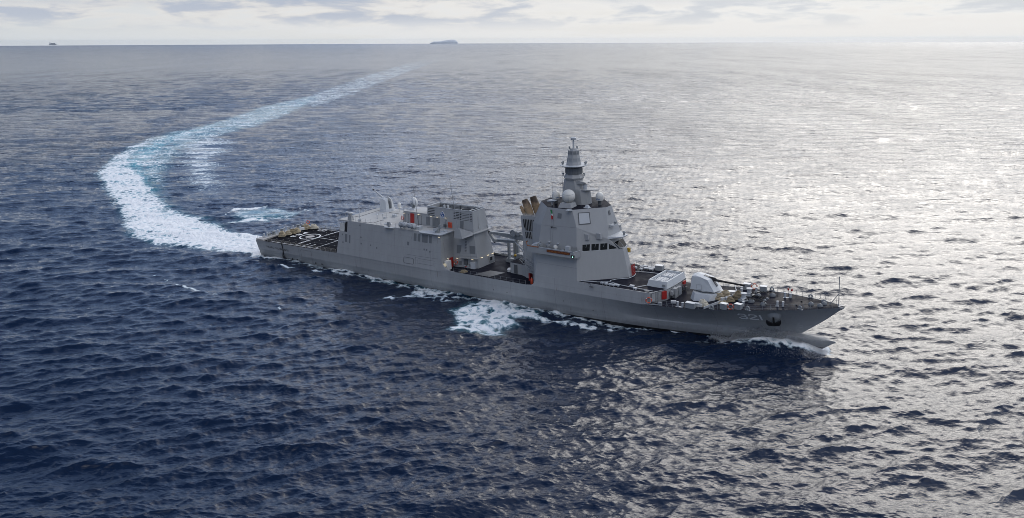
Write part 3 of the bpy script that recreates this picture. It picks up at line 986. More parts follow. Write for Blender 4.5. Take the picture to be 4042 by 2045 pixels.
# funnel side line: y as a function of z
FY = lambda z: -2.62 + (z - 12.42) * (0.47 / 4.53)
def funnel_slats(x0, x1, zt, n, dz, h=.13, slope=0.0):
    m_ = MB()
    for k in range(n):
        z = zt - k * dz
        m_.hexa([(x0, FY(z) - .015, z), (x1, FY(z) - .015, z + slope), (x1, FY(z) + .03, z + slope), (x0, FY(z) + .03, z)],
                [(x0, FY(z + h) - .015, z + h), (x1, FY(z + h) - .015, z + h + slope), (x1, FY(z + h) + .03, z + h + slope), (x0, FY(z + h) + .03, z + h)])
    return part("louvre", m_, M['void'], funnel)
funnel_slats(53.45, 55.35, 16.45, 5, .36)
funnel_slats(60.75, 62.3, 16.30, 5, .34)
funnel_slats(62.45, 62.9, 16.25, 5, .34, .20)
funnel_slats(63.15, 65.0, 16.22, 5, .34, .07)
funnel_slats(65.2, 65.75, 16.2, 5, .34)
# emblem: blue pentagon with a white river-like stroke
em = MB()
ec = Vector((57.55, 0, 15.42))
pent = [(math.cos(math.pi / 2 + 2 * math.pi * k / 5), math.sin(math.pi / 2 + 2 * math.pi * k / 5)) for k in range(5)]
em.prism([(ec.x + .80 * a * .86, FY(ec.z + .8 * b) - .02, ec.z + .80 * b) for a, b in pent], [(ec.x + .80 * a * .86, FY(ec.z + .8 * b) + .02, ec.z + .80 * b) for a, b in pent])
emblem = part("emblem", em, M['line'], funnel)
em2 = MB()
em2.prism([(ec.x + .70 * a * .86, FY(ec.z + .7 * b) - .035, ec.z + .70 * b) for a, b in pent], [(ec.x + .7 * a * .86, FY(ec.z + .7 * b) - .01, ec.z + .70 * b) for a, b in pent])
part("emblem_field", em2, M['blue'], emblem)
em3 = MB()
sp = [(.34, .34), (.0, .42), (-.22, .28), (-.08, .02), (.16, -.12), (.22, -.34), (.0, -.48), (-.26, -.40)]
em3.tube([(ec.x + a, FY(ec.z + b) - .045, ec.z + b) for a, b in sp], .045, 5)
part("emblem_stroke", em3, M['line'], emblem)

# bridge tower --------------------------------------------------------------------
P1, P2, P3 = (94.36, -6.42, 17.6), (99.1, -2.62, 15.06), (100.6, -1.45, 13.03)
A_, B_, C_, D_ = (87.6, -5.94, 20.85), (93.14, -5.94, 20.87), (97.8, -.97, 20.85), (83.25, -1.7, 20.85)
A2, DL = (86.27, -6.47, 17.28), (82.2, -3.5, 16.7)
F0, F1 = (102.62, -.75, 7.38), (101.3, -.75, 12.9)
S0, S1 = (85.52, -7.92, 7.38), (95.15, -7.92, 7.38)
mir = lambda p: (p[0], -p[1], p[2])
tw = MB()
for g in ([S0, S1, P1, B_, A_, A2, (86.0, -6.96, 13.9)], [S1, F0, F1, P3, P2, P1], [P1, P2, C_, B_], [A_, A2, DL, D_],
          [A2, (86.0, -6.96, 13.9), S0, (85.5, -8.25, 4.66), (81.7, -3.5, 4.66), DL], [S0, (85.5, -8.25, 4.66), (85.62, -8.0, 4.66), (85.62, -7.7, 7.38)]):
    tw.poly(g)
    tw.poly([mir(p) for p in g][::-1])
tw.poly([P2, P3, F1, mir(F1), mir(P3), mir(P2)])
tw.poly([F0, F1, mir(F1), mir(F0)])
tw.poly([C_, P2, mir(P2), mir(C_)])
tw.poly([D_, DL, mir(DL), mir(D_)])
tower = part("bridge_tower", tw, M['grey'])
tr = MB()
rp = [A_, B_, C_, mir(C_), mir(B_), mir(A_), mir(D_), D_]
tr.prism([(x, y, 20.80) for x, y, z in rp], [(x, y, 20.875) for x, y, z in rp])
tower_roof = part("tower_roof", tr, M['deck'], tower)


def plane_patch(a, b, c, pts, off=0.03, thick=0.05):
    """slab lying on plane abc; pts given, pushed outward (away from the ship's axis at mid height)"""
    a, b, c = Vector(a), Vector(b), Vector(c)
    n_ = (b - a).cross(c - a).normalized()
    mid_ = sum((Vector(p) for p in pts), Vector()) / len(pts)
    if n_.dot(mid_ - Vector((91, 0, mid_.z - 2))) < 0:
        n_ = -n_
    q = []
    for p in pts:
        p = Vector(p)
        p -= n_ * n_.dot(p - a)
        q.append(p)
    m_ = MB()
    m_.prism([p + n_ * (off - thick) for p in q], [p + n_ * off for p in q])
    return m_, q, n_


def shrink(q, d):
    c = sum(q, Vector()) / len(q)
    return [p + (c - p).normalized() * d * 1.4 for p in q]


D1 = (S1, (94.77, -7.28, 11.78), F0)
D2 = (B_, C_, P1)
wins = [[(95.43, -6.1, 14.3), (96.48, -5.08, 14.3), (96.5, -5.3, 13.08), (95.5, -6.27, 13.08)],
        [(96.7, -4.87, 14.28), (97.73, -3.88, 14.28), (97.8, -4.09, 13.07), (96.78, -5.07, 13.07)],
        [(97.95, -3.67, 14.26), (98.97, -2.72, 14.26), (99.05, -2.92, 13.06), (98.03, -3.87, 13.06)],
        [(99.22, -2.5, 14.24), (99.45, -2.28, 14.24), (100.38, -1.55, 13.12), (99.28, -2.68, 13.08)]]
for sgn in (1, -1):
    for q in wins:
        fl = lambda p: (p[0], sgn * p[1], p[2])
        pts = [fl(p) for p in q]
        ab = [fl(p) for p in D1]
        m_, qq, n_ = plane_patch(*ab, [tuple(p) for p in shrink([Vector(p) for p in pts], -.09)], .03)
        w_ = part("window", m_, M['pale'], tower)
        m2, q2, _ = plane_patch(*ab, pts, .05)
        part("window_pane", m2, M['glass'], w_)
        if len(q) == 4:
            m3 = MB()
            tp = q2[0] * .45 + q2[1] * .55 + n_ * .08
            bt = q2[3] * .62 + q2[2] * .38 + n_ * .08
            m3.tube([tp, tp * .45 + bt * .55], .035, 5)
            part("wiper", m3, M['fitting'], w_)
fw = [(100.75, -1.25, 12.98), (99.75, -1.7, 14.15), (99.75, .0, 14.15), (101.05, .0, 12.98)]
for sgn in (1, -1):
    pts = [(p[0], sgn * p[1] - sgn * .06 if p[1] == 0 else sgn * p[1], p[2]) for p in fw]
    m_, qq, n_ = plane_patch(P2, F1, mir(F1), [tuple(p) for p in shrink([Vector(p) for p in pts], -.08)], .03)
    w_ = part("window", m_, M['pale'], tower)
    m2, q2, _ = plane_patch(P2, F1, mir(F1), pts, .05)
    part("window_pane", m2, M['glass'], w_)

# flat radar arrays with dark frames, one on each diagonal face
def array_panel(plane, pts, sgn):
    fl = lambda p: (p[0], sgn * p[1], p[2])
    pts = [fl(p) for p in pts]
    m_, q, n_ = plane_patch(*[fl(p) for p in plane], pts, .06, .08)
    f_ = part("radar_panel", m_, M['dark'], tower)
    m2, q2, _ = plane_patch(*[fl(p) for p in plane], [tuple(p) for p in shrink([Vector(p) for p in pts], .17)], .09, .05)
    part("panel_face", m2, M['pale'], f_)
for sgn in (1, -1):
    array_panel(D2, [(94.02, -5.32, 20.28), (95.63, -3.63, 20.21), (96.2, -4.2, 18.07), (94.57, -5.95, 18.05)], sgn)
    array_panel((A_, A2, D_), [(85.55, -4.2, 20.0), (86.75, -5.4, 19.85), (85.9, -5.75, 17.95), (84.6, -4.35, 18.1)], sgn)
    # square boxes on the faces
    for cx, cy, cz in ((95.98, -5.21, 15.75), (97.85, -3.75, 15.8)):
        bx = MB()
        bx.box(cx - .55, cx + .45, cy - .45, cy + .35, cz - .55, cz + .55, .05)
        part("equipment_box", bx if sgn == 1 else bx.mirrored(), M['grey'], tower)
# small recessed port, ledges and shelf at the tower's front
ch = MB()
ch.prism([(99.0, -2.7, 15.05), (101.35, -1.0, 15.2), (101.35, 1.0, 15.2), (99.0, 2.7, 15.05)], [(98.9, -2.6, 15.5), (101.4, -1.0, 15.4), (101.4, 1.0, 15.4), (98.9, 2.6, 15.5)])
part("tower_shelf", ch, M['pale'], tower)
l2 = MB()
l2.prism([(98.3, -1.4, 17.0), (99.6, -1.4, 17.35), (99.6, .1, 17.35), (98.3, .1, 17.0)], [(98.3, -1.4, 17.5), (99.6, -1.4, 17.5), (99.6, .1, 17.5), (98.3, .1, 17.5)])
part("tower_ledge", l2, M['pale'], tower)
for cx, cy, cz, r in ((100.9, .4, 15.45, .32), (99.3, -.4, 17.5, .2), (99.35, .0, 17.5, .18)):
    m_ = MB()
    m_.cyl((cx, cy, cz), r * .6, .35, 10)
    m_.ball((cx, cy, cz + .45), r, 12, 8)
    part("camera_head", m_, M['fitting'], tower, smooth=True)
for pts, nm in (([(90.0, SY(19.9) , 19.95), (90.9, SY(19.9), 19.95), (90.85, SY(19), 18.95), (89.95, SY(19), 18.95)], "side_hatch"),):
    m_ = MB()
    m_.prism([(x, y - .03, z) for x, y, z in pts], [(x, y + .05, z) for x, y, z in pts])
    h_ = part(nm, m_, M['mesh'], tower)
# front door slits
for y, z0, z1, x0, x1 in ((-.35, 19.3, 20.1, 97.95, 98.2),):
    m_ = MB()
    m_.hexa([(x1, y - .35, z0), (x1 + .06, y - .35, z0), (x1 + .06, y + .35, z0), (x1, y + .35, z0)], [(x0, y - .3, z1), (x0 + .06, y - .3, z1), (x0 + .06, y + .3, z1), (x0, y + .3, z1)])
    part("front_hatch", m_, M['dark'], tower)

# uptake housing with louvre slots and three sooty pipes
uh = MB()
uh.prism([(80.3, -3.55, 4.66), (82.4, -3.75, 4.66), (82.4, 3.75, 4.66), (80.3, 3.55, 4.66)], [(79.35, -3.5, 17.85), (83.2, -3.55, 18.0), (83.2, 3.55, 18.0), (79.35, 3.5, 17.85)])
uptake = part("uptake_housing", uh, M['grey'], tower)
HY = lambda z: -3.58 + (z - 4.66) * .004
for k in range(7):
    for z0, z1, ok in ((14.9, 17.15, True), (13.3, 14.55, 1 <= k <= 4)):
        if not ok:
            continue
        x = 80.05 + k * .40
        zt = z1 + k * .02
        zb = z0 + (0.55 if k == 0 else 0) + (.9 if k == 6 else 0)
        m_ = MB()
        m_.hexa([(x + .18, -3.72, zb), (x + .30, -3.72, zb), (x + .30, -3.5, zb), (x + .18, -3.5, zb)], [(x, -3.66, zt), (x + .12, -3.66, zt), (x + .12, -3.45, zt), (x, -3.45, zt)])
        part("louvre_slot", m_, M['void'], uptake)
for x, y, r, tx, tz in ((82.3, -1.2, .84, -1.3, 21.5), (81.2, -2.5, .80, -1.4, 21.0), (80.0, -2.9, .36, -.9, 19.7)):
    z0 = 17.8
    d = Vector((tx, -.1, tz - z0))
    m_ = MB()
    L = d.length
    m_.lathe((x, y, z0), [(r * .82, 0), (r * .95, L * .15), (r, L * .5), (r * 1.04, L * .52), (r * 1.0, L * .55), (r * .78, L * .97), (r * .72, L), (r * .55, L * .99), (r * .5, L * .8)], 16, d)
    part("uptake_pipe", m_, M['soot'], uptake, smooth=True)

# mast ----------------------------------------------------------------------------
ma = MB()
def octo(cx, cy, r, z, n=8, ph=.5):
    return [(cx + r * math.cos(2 * math.pi * (k + ph) / n), cy + r * math.sin(2 * math.pi * (k + ph) / n), z) for k in range(n)]
MX, MY = 90.2, -.25
lowr = [(87.9, -1.5), (89.0, -1.95), (92.7, -1.6), (93.5, -.9), (93.5, 1.0), (92.7, 1.7), (89.0, 1.95), (87.9, 1.5)]
midr = [(88.3, -1.4), (89.1, -1.85), (92.3, -1.6), (93.2, -.8), (93.2, .8), (92.3, 1.5), (89.1, 1.6), (88.3, 1.2)]
mid2 = [(88.3, -1.4), (89.1, -1.85), (91.4, -1.7), (92.1, -1.0), (92.1, .6), (91.4, 1.3), (89.1, 1.6), (88.3, 1.2)]
topr = [(88.6, -1.3), (89.2, -1.75), (91.0, -1.7), (91.7, -1.0), (91.7, .6), (91.0, 1.3), (89.2, 1.35), (88.6, .9)]
ma.plan(lowr, 20.85, 23.75, midr)
ma.plan(mid2, 23.75, 25.7, topr)
# forward nose and radar shelf
ma.prism([(91.0, -1.5, 24.75), (92.9, -1.0, 24.95), (92.9, .7, 24.95), (91.0, 1.2, 24.75)], [(91.0, -1.55, 25.75), (93.5, -1.1, 25.25), (93.5, .8, 25.25), (91.0, 1.25, 25.75)])
ma.plan([(91.6, -1.55), (93.3, -1.35), (95.6, .1), (93.6, 1.1), (91.6, 1.3)], 23.72, 23.9)
mast = part("mast", ma, M['grey'])
col = MB()
col.prism(octo(MX, MY, 1.85, 25.7), octo(MX, MY, 2.05, 26.05))
col.prism(octo(MX, MY, 2.05, 26.05), octo(MX, MY, 1.6, 26.75))
part("mast_collar", col, M['grey'], mast)
rr = MB()
rr.lathe((MX, MY, 26.72), [(1.55, 0), (1.66, .05), (1.66, 1.15), (1.58, 1.22), (1.25, 1.22), (1.2, .6)], 32)
radar_ring = part("radar_ring", rr, M['mesh'], mast, smooth=True)
gg = MB()
for k in range(32):
    a = 2 * math.pi * k / 32
    gg.tube([(MX + 1.68 * math.cos(a), MY + 1.68 * math.sin(a), 26.8), (MX + 1.68 * math.cos(a), MY + 1.68 * math.sin(a), 27.85)], .02, 4)
part("ring_rib", gg, M['dark'], radar_ring)
nk = MB()
nk.cyl((MX, MY, 27.3), 1.05, 1.0, 20, r2=1.2)
part("mast_neck", nk, M['dark'], mast, smooth=True)
ds = MB()
ds.prism(octo(MX, MY, 2.2, 28.15, 12, 0), octo(MX, MY, 2.78, 28.42, 12, 0))
ds.prism(octo(MX, MY, 2.78, 28.42, 12, 0), octo(MX, MY, 2.78, 28.5, 12, 0))
part("mast_platform", ds, M['pale'], mast)
cn = MB()
cn.prism(octo(MX, MY, 1.5, 28.5), octo(MX, MY, 1.12, 30.45))
cn.prism(octo(MX, MY, 1.10, 30.45), octo(MX, MY, 1.02, 31.35))
cn.prism(octo(MX, MY, .75, 31.35), octo(MX, MY, .6, 31.7))
cone = part("mast_cone", cn, M['grey'], mast)
for k in range(8):
    a0, a1 = 2 * math.pi * (k + .5) / 8, 2 * math.pi * (k + 1.5) / 8
    mid_ = (a0 + a1) / 2
    ux = Vector((math.cos(mid_), math.sin(mid_), 0))
    tx = Vector((-math.sin(mid_), math.cos(mid_), 0))
    for r, z, h in ((1.23, 29.5, .36), (1.02, 30.9, .30)):
        c_ = Vector((MX, MY, z)) + ux * (r * .995)
        m_ = MB()
        m_.hexa([c_ - tx * h - ux * .1 + Vector((0, 0, -h)) + ux * .06, c_ + tx * h - ux * .1 + Vector((0, 0, -h)) + ux * .06, c_ + tx * h + ux * .06 + Vector((0, 0, -h)), c_ - tx * h + ux * .06 + Vector((0, 0, -h))],
                [c_ - tx * h - ux * .16 + Vector((0, 0, h)), c_ + tx * h - ux * .16 + Vector((0, 0, h)), c_ + tx * h - ux * .03 + Vector((0, 0, h)), c_ - tx * h - ux * .03 + Vector((0, 0, h))])
        part("sensor_panel", m_, M['fitting'] if r > 1.1 else M['mesh'], cone)
pole = MB()
pole.cyl((MX, MY, 31.6), .2, 1.75, 10, r2=.16)
pole.lathe((MX, MY, 33.3), [(.3, 0), (.5, .05), (.53, .18), (.53, .4), (.42, .52), (.05, .55)], 20)
part("mast_antenna", pole, M['pale'], mast, smooth=True)
for dx_, dy_, z in ((-.6, -.5, 31.5), (.5, .5, 31.5), (2.2, .6, 28.5), (2.0, 1.3, 28.5), (-1.9, -1.2, 28.5), (-2.2, -.4, 28.5), (-1.95, -.9, 26.3), (1.95, .6, 26.3)):
    m_ = MB()
    m_.cyl((MX + dx_, MY + dy_, z), .12, .35, 8)
    m_.ball((MX + dx_, MY + dy_, z + .42), .2, 10, 6)
    part("sensor_head", m_, M['fitting'], mast, smooth=True)
nr_ = MB()
nr_.cyl((92.85, -.5, 23.9), .38, .95, 14)
part("navigation_radar", nr_, M['pale'], mast)

# radomes --------------------------------------------------------------------------
bd = MB()
bd.plan([(89.7, -5.5), (92.4, -5.1), (92.2, -2.6), (89.9, -2.6)], 20.85, 21.75, [(90.0, -5.15), (92.15, -4.85), (91.95, -2.85), (90.2, -2.85)])
rb = part("radome_base", bd, M['grey'], tower)
bigd = MB()
bigd.ball((91.05, -3.75, 22.95), 1.3, 28, 18)
big = part("satellite_radome", bigd, M['dome'], tower, smooth=True)
sm = MB()
c_ = Vector((91.05, -3.75, 22.95))
vd = Vector((0.52, -0.85, 0)).normalized()
rt = Vector((0.85, 0.52, 0))
def sph(a, e):
    return c_ + 1.305 * (math.cos(e) * (math.cos(a) * vd + math.sin(a) * rt) + Vector((0, 0, math.sin(e))))
for path in ([(-.05, e) for e in np.linspace(-1.2, .28, 12)], [(-.05 + a, .28 + .12 * abs(a)) for a in np.linspace(0, 1.3, 10)], [(-.05 - a, .28 + .12 * abs(a)) for a in np.linspace(0, 1.3, 10)]):
    sm.tube([sph(a, e) for a, e in path], .022, 4)
part("radome_seam", sm, M['fitting'], big)
for x, y in ((87.25, -2.35), (95.75, .05)):
    m_ = MB()
    m_.cyl((x, y, 20.85), .36, .95, 14)
    pd = part("radome_pedestal", m_, M['dark'], tower, smooth=True)
    m_ = MB()
    m_.lathe((x, y, 21.85), [(.3, -.06), (.72, -.02), (.76, .1), (.77, .75)] + [(.77 * math.cos(a), .75 + .82 * math.sin(a)) for a in np.linspace(.2, 1.5, 7)], 24)
    rd_ = part("radome", m_, M['dome'], tower, smooth=True)
# hood, deck cover and a small tray on the tower roof
m_ = MB()
m_.box(94.3, 95.4, -3.7, -2.6, 20.87, 20.97)
m_.box(94.45, 95.25, -3.55, -2.75, 20.97, 21.4, .16)
part("vent_hood", m_, M['pale'], tower)
m_ = MB()
m_.prism([(86.6, -4.4, 21.5), (88.2, -4.4, 21.7), (88.2, -3.4, 21.7), (86.9, -3.4, 21.55)], [(86.4, -4.5, 21.85), (88.3, -4.5, 21.85), (88.3, -3.3, 21.85), (86.7, -3.3, 21.85)])
m_.cyl((87.5, -4.2, 20.85), .12, .8, 8)
part("antenna_tray", m_, M['pale'], tower)
for x, y, h in ((86.6, -2.5, 5.2), (88.2, -1.2, 5.6), (84.8, -.4, 1.0), (97.0, .8, 1.2)):
    m_ = MB()
    m_.tube([(x, y, 20.85), (x - .15, y, 20.85 + h)], .035, 5, r2=.018)
    part("whip_antenna", m_, M['dark'], tower)

# bridge wings -----------------------------------------------------------------------
for sgn in (1, -1):
    fl = lambda p: (p[0], sgn * p[1], p[2])
    m_ = MB()
    # floor wedge
    m_.prism([fl(p) for p in ((83.2, -6.0, 12.15), (85.3, -7.28, 11.75), (94.75, -7.28, 11.7), (95.2, -7.2, 11.75), (94.9, -8.55, 12.1), (84.5, -8.55, 12.05))],
             [fl(p) for p in ((83.2, -6.0, 12.42), (85.3, -6.9, 12.42), (94.75, -6.9, 12.42), (95.3, -7.05, 12.42), (94.95, -8.6, 12.42), (84.35, -8.6, 12.42))])
    # bulwarks
    for a, b in (((84.35, -8.6), (94.95, -8.6)), ((94.95, -8.6), (95.45, -7.05)), ((82.5, -6.4), (84.35, -8.6))):
        d = Vector((b[0] - a[0], b[1] - a[1], 0)).normalized()
        n_ = Vector((-d.y, d.x, 0)) * .09
        lo = [(a[0], a[1], 12.1), (b[0], b[1], 12.1), (b[0] + n_.x, b[1] + n_.y, 12.1), (a[0] + n_.x, a[1] + n_.y, 12.1)]
        hi = [(x, y, 13.3) for x, y, z in lo]
        m_.hexa([fl(p) for p in lo], [fl(p) for p in hi])
    wing = part("bridge_wing", m_, M['grey'], tower)
    m_ = MB()
    m_.tube([fl(p) for p in ((82.4, -5.6, 13.36), (82.5, -6.4, 13.36), (84.35, -8.6, 13.36), (87.0, -8.6, 13.36))], .10, 6)
    part("teak_rail", m_, M['wood'], wing)
    m_ = MB()
    m_.tube([fl(p) for p in ((87.0, -8.6, 13.36), (94.95, -8.6, 13.36), (95.45, -7.05, 13.36))], .07, 6)
    part("wing_rail", m_, M['pale'], wing)
    m_ = MB()
    m_.box(94.35, 95.02, min(sgn * -8.66, sgn * -8.1), max(sgn * -8.66, sgn * -8.1), 12.16, 12.72)
    sl = part("sidelight_box", m_, M['void'], wing)
    m_ = MB()
    m_.ball((94.75, sgn * -8.68, 12.4), .09, 8, 6)
    part("sidelight", m_, M['green'] if sgn == 1 else M['red'], sl)
    # gear on the wing
    for x, h, r, cm in ((87.3, .75, .36, 'fitting'), (88.95, .75, .40, 'steel'), (90.6, .7, .36, 'dome')):
        g = MB()
        g.cyl((x, sgn * -8.1, 12.4), .16, h + .5, 10)
        g.lathe((x - .05, sgn * -8.1, 13.75), [(.1, -.36), (r, -.28), (r * 1.05, .1), (r * .95, .34), (r * .2, .36)], 16, (0.75, sgn * -.65, .1))
        part("searchlight", g, M[cm], wing, smooth=True)
    g = MB()
    g.prism([fl(p) for p in ((84.9, -8.2, 12.42), (86.4, -8.2, 12.42), (86.4, -7.1, 12.42), (84.9, -7.1, 12.42))], [fl(p) for p in ((84.9, -8.2, 13.4), (86.4, -8.2, 13.9), (86.4, -7.1, 14.1), (84.9, -7.1, 13.6))])
    part("wing_console", g, M['pale'], wing)
    g = MB()
    g.box(92.9, 93.7, min(sgn * -8.3, sgn * -7.6), max(sgn * -8.3, sgn * -7.6), 12.42, 14.2)
    part("instrument_cabinet", g, M['pale'], wing)
    g = MB()
    g.box(91.9, 92.5, min(sgn * -8.4, sgn * -7.9), max(sgn * -8.4, sgn * -7.9), 12.42, 13.5)
    part("compass_stand", g, M['fitting'], wing)
    g = MB()
    g.hexa([fl(p) for p in ((94.3, -8.5, 13.35), (95.2, -7.6, 13.35), (95.25, -7.65, 13.35), (94.35, -8.55, 13.35))], [fl(p) for p in ((94.2, -8.4, 14.1), (95.1, -7.5, 14.1), (95.15, -7.55, 14.1), (94.25, -8.45, 14.1))])
    part("wind_screen", g, M['mesh'], wing)
    if sgn == 1:
        stb_wing = wing
g = MB()
g.box(88.9, 94.1, -8.70, -8.62, 12.66, 13.16)
nameboard = part("nameboard", g, M['board'], stb_wing)


# ------------------------------------------------------------------ lettering
def text_geo(txt, height, spacing=1.0, bold=0.0):
    cu = bpy.data.curves.new("lettering", 'FONT')
    cu.body = txt
    cu.size = 1.0
    cu.space_character = spacing
    cu.offset = bold
    cu.resolution_u = 3
    ob = bpy.data.objects.new("lettering", cu)
    COL.objects.link(ob)
    bpy.context.view_layer.update()
    dg = bpy.context.evaluated_depsgraph_get()
    me = bpy.data.meshes.new_from_object(ob.evaluated_get(dg))
    vs = [v.co.copy() for v in me.vertices]
    fs = [tuple(p.vertices) for p in me.polygons]
    bpy.data.objects.remove(ob)
    bpy.data.meshes.remove(me)
    x0, x1 = min(v.x for v in vs), max(v.x for v in vs)
    y0, y1 = min(v.y for v in vs), max(v.y for v in vs)
    s = height / (y1 - y0)
    return [((v.x - x0) * s, (v.y - y0) * s) for v in vs], fs, (x1 - x0) * s


def stroke_text(strokes, wdt):
    """thick flat strokes from 2-D polylines"""
    vs, fs = [], []
    for pl in strokes:
        for (xa, ya), (xb, yb) in zip(pl[:-1], pl[1:]):
            d = Vector((xb - xa, yb - ya)).normalized()
            n_ = Vector((-d.y, d.x)) * wdt / 2
            e = d * wdt * .42
            o = len(vs)
            a0, b0_ = Vector((xa, ya)) - e, Vector((xb, yb)) + e
            m_ = max(2, int((b0_ - a0).length / .12))
            for k in range(m_ + 1):
                p = a0.lerp(b0_, k / m_)
                vs += [tuple(p + n_), tuple(p - n_)]
            for k in range(m_):
                i = o + 2 * k
                fs.append((i, i + 1, i + 3, i + 2))
    return vs, fs


def hull_text(name, vs, fs, x0, z0, mat, sx=1.0, lean=0.0, off=.025):
    m_ = MB()
    out_ = []
    for u, v in vs:
        x, z = x0 + u * sx + v * lean, z0 + v
        out_.append((x, hull_y(x, z) - off, z))
    m_.add(out_, fs)
    return part(name, m_, mat, hull)


vs, fs, wd = text_geo("PRABU SILIWANGI", .50, 1.18)
sx = 8.25 / wd
hull_text("ship_name", vs, fs, 3.85, 2.62, M['black'], sx)
# hull number, squared numerals; the shadow strokes behind stay part of the number
three = [[(0, 1.05), (.16, 1.25), (.74, 1.25), (.9, 1.05), (.9, .84), (.72, .66), (.3, .66)], [(.72, .66), (.95, .46), (.95, .18), (.78, 0), (.16, 0), (0, .2)]]
two = [[(1.35, 1.02), (1.52, 1.25), (2.10, 1.25), (2.28, 1.05), (2.28, .84), (1.36, .14), (1.36, 0), (2.36, 0)]]
one = [[(2.82, 1.25), (2.82, 0)]]
vs, fs = stroke_text(three + two + one, .25)
hull_text("hull_number", vs, fs, 126.25, 4.12, M['line'], 1.24, .0, .05)
# thruster mark (circle with a cross) and the bulb mark
ck = [[(.36 * math.cos(a), .36 * math.sin(a)) for a in np.linspace(0, 2 * math.pi, 20)], [(-.25, -.25), (.25, .25)], [(-.25, .25), (.25, -.25)]]
vs, fs = stroke_text(ck, .075)
hull_text("thruster_mark", vs, fs, 115.6, 3.02, M['pale'], 1.25)
bk = [[(.5, .75), (.1, .22), (.8, .22), (1.0, .1), (.95, -.1), (.8, -.22), (-.1, -.22)]]
vs, fs = stroke_text(bk, .085)
hull_text("bulb_mark", vs, fs, 135.3, 3.35, M['pale'], .95)


def hull_line(pts, r, name, mat):
    m_ = MB()
    for pl in pts:
        q = []
        for (xa, za), (xb, zb) in zip(pl[:-1], pl[1:]):
            n_ = max(1, int(math.hypot(xb - xa, zb - za) / .8))
            q += [(xa + (xb - xa) * k / n_, za + (zb - za) * k / n_) for k in range(n_)]
        q.append(pl[-1])
        m_.tube([(x, hull_y(x, z) - .005, z) for x, z in q], r, 4)
    return part(name, m_, mat, hull)


hull_line([[(16.7, .1), (16.7, 3.5), (16.9, 3.78), (20.2, 3.78), (20.45, 3.5), (20.45, .1)]], .028, "side_door", M['dark'])
for x, z in ((13.2, .85), (14.95, .9), (21.6, .95), (23.8, 1.0), (92.0, 2.9), (98.3, 1.9), (75.1, 2.6), (78.5, 2.6)):
    m_ = MB()
    m_.cyl((x, hull_y(x, z) - .03, z), .20 if x < 30 else .10, .05, 12, (0, 1, 0))
    part("hull_scupper", m_, M['void'], hull)
# hatches and vents on the inclined side of the hangar block
def side_patch(name, x0, x1, z0, z1, mat, off=.015, par=None, rad=0):
    m_ = MB()
    m_.hexa([(x0, SY(z0) - off, z0), (x1, SY(z0) - off, z0), (x1, SY(z0) + .05, z0), (x0, SY(z0) + .05, z0)],
            [(x0, SY(z1) - off, z1), (x1, SY(z1) - off, z1), (x1, SY(z1) + .05, z1), (x0, SY(z1) + .05, z1)])
    return part(name, m_, mat, par or hangar)
for x0, x1, z0, z1 in ((53.35, 54.15, 10.3, 11.95), (54.5, 55.25, 10.3, 11.95), (55.7, 57.35, 10.25, 12.0), (57.75, 58.5, 10.3, 11.95),
                       (32.2, 32.95, 7.55, 9.4), (33.5, 33.95, 7.4, 9.3), (51.5, 52.1, 9.1, 9.9)):
    side_patch("vent_grille", x0, x1, z0, z1, M['mesh'])
for x, z in ((31.2, 9.0), (36.8, 11.7), (37.2, 9.0), (37.3, 7.6), (40.3, 7.55), (42.2, 7.2), (56.3, 8.6), (57.0, 8.6), (57.9, 8.3), (31.4, 7.2)):
    side_patch("side_fitting", x, x + .34, z, z + .36, M['mesh'], .03)
m_ = MB()
for (xa, za), (xb, zb) in zip([(50.6, 6.2), (50.8, 6.42), (53.3, 6.42), (53.5, 6.2), (53.5, 5.35), (53.3, 5.14), (50.8, 5.14), (50.6, 5.35)], [(50.8, 6.42), (53.3, 6.42), (53.5, 6.2), (53.5, 5.35), (53.3, 5.14), (50.8, 5.14), (50.6, 5.35), (50.6, 6.2)]):
    m_.tube([(xa, SY(za) - .01, za), (xb, SY(zb) - .01, zb)], .045, 4)
part("boarding_hatch", m_, M['dark'], hangar)
m_ = MB()
for pl in ([(54.0, 6.75), (54.0, 5.35), (54.75, 5.35), (54.75, 6.75), (54.0, 6.75)], [(54.9, 6.6), (59.6, 6.6)], [(54.9, 5.55), (59.6, 5.55)], [(51.5, 7.1), (55, 7.1), (60.5, 7.2)]):
    m_.tube([(x, SY(z) - .005, z) for x, z in pl], .022, 4)
part("hull_seam", m_, M['dark'], hangar)
# recess at the hangar's after corner with a white radar box inside
for sgn in (1, -1):
    m_ = MB()
    m_.box(30.3, 31.9, min(sgn * -7.3, sgn * -6.2), max(sgn * -7.3, sgn * -6.2), 9.92, 11.7, .06)
    rx = part("recess_cabinet", m_, M['dome'], hangar)
    m_ = MB()
    m_.hexa([(32.80, sgn * -7.5, 9.92), (32.84, sgn * -7.5, 9.92), (32.84, sgn * -5, 9.92), (32.8, sgn * -5, 9.92)], [(32.9, sgn * -7.2, 12.2), (32.94, sgn * -7.2, 12.2), (32.94, sgn * -5, 12.2), (32.9, sgn * -5, 12.2)])
    part("recess_wall", m_, M['void'], hangar)
    m_ = MB()
    m_.prism([(31.95, sgn * SY(9.9), 9.9), (32.86, sgn * SY(9.9), 9.9), (32.95, sgn * SY(12.22), 12.22), (32.3, sgn * SY(12.22), 12.22)],
             [(31.95, sgn * (SY(9.9) + .04), 9.9), (32.86, sgn * (SY(9.9) + .04), 9.9), (32.95, sgn * (SY(12.22) + .04), 12.22), (32.3, sgn * (SY(12.22) + .04), 12.22)])
    part("recess_opening", m_, M['void'], hangar)
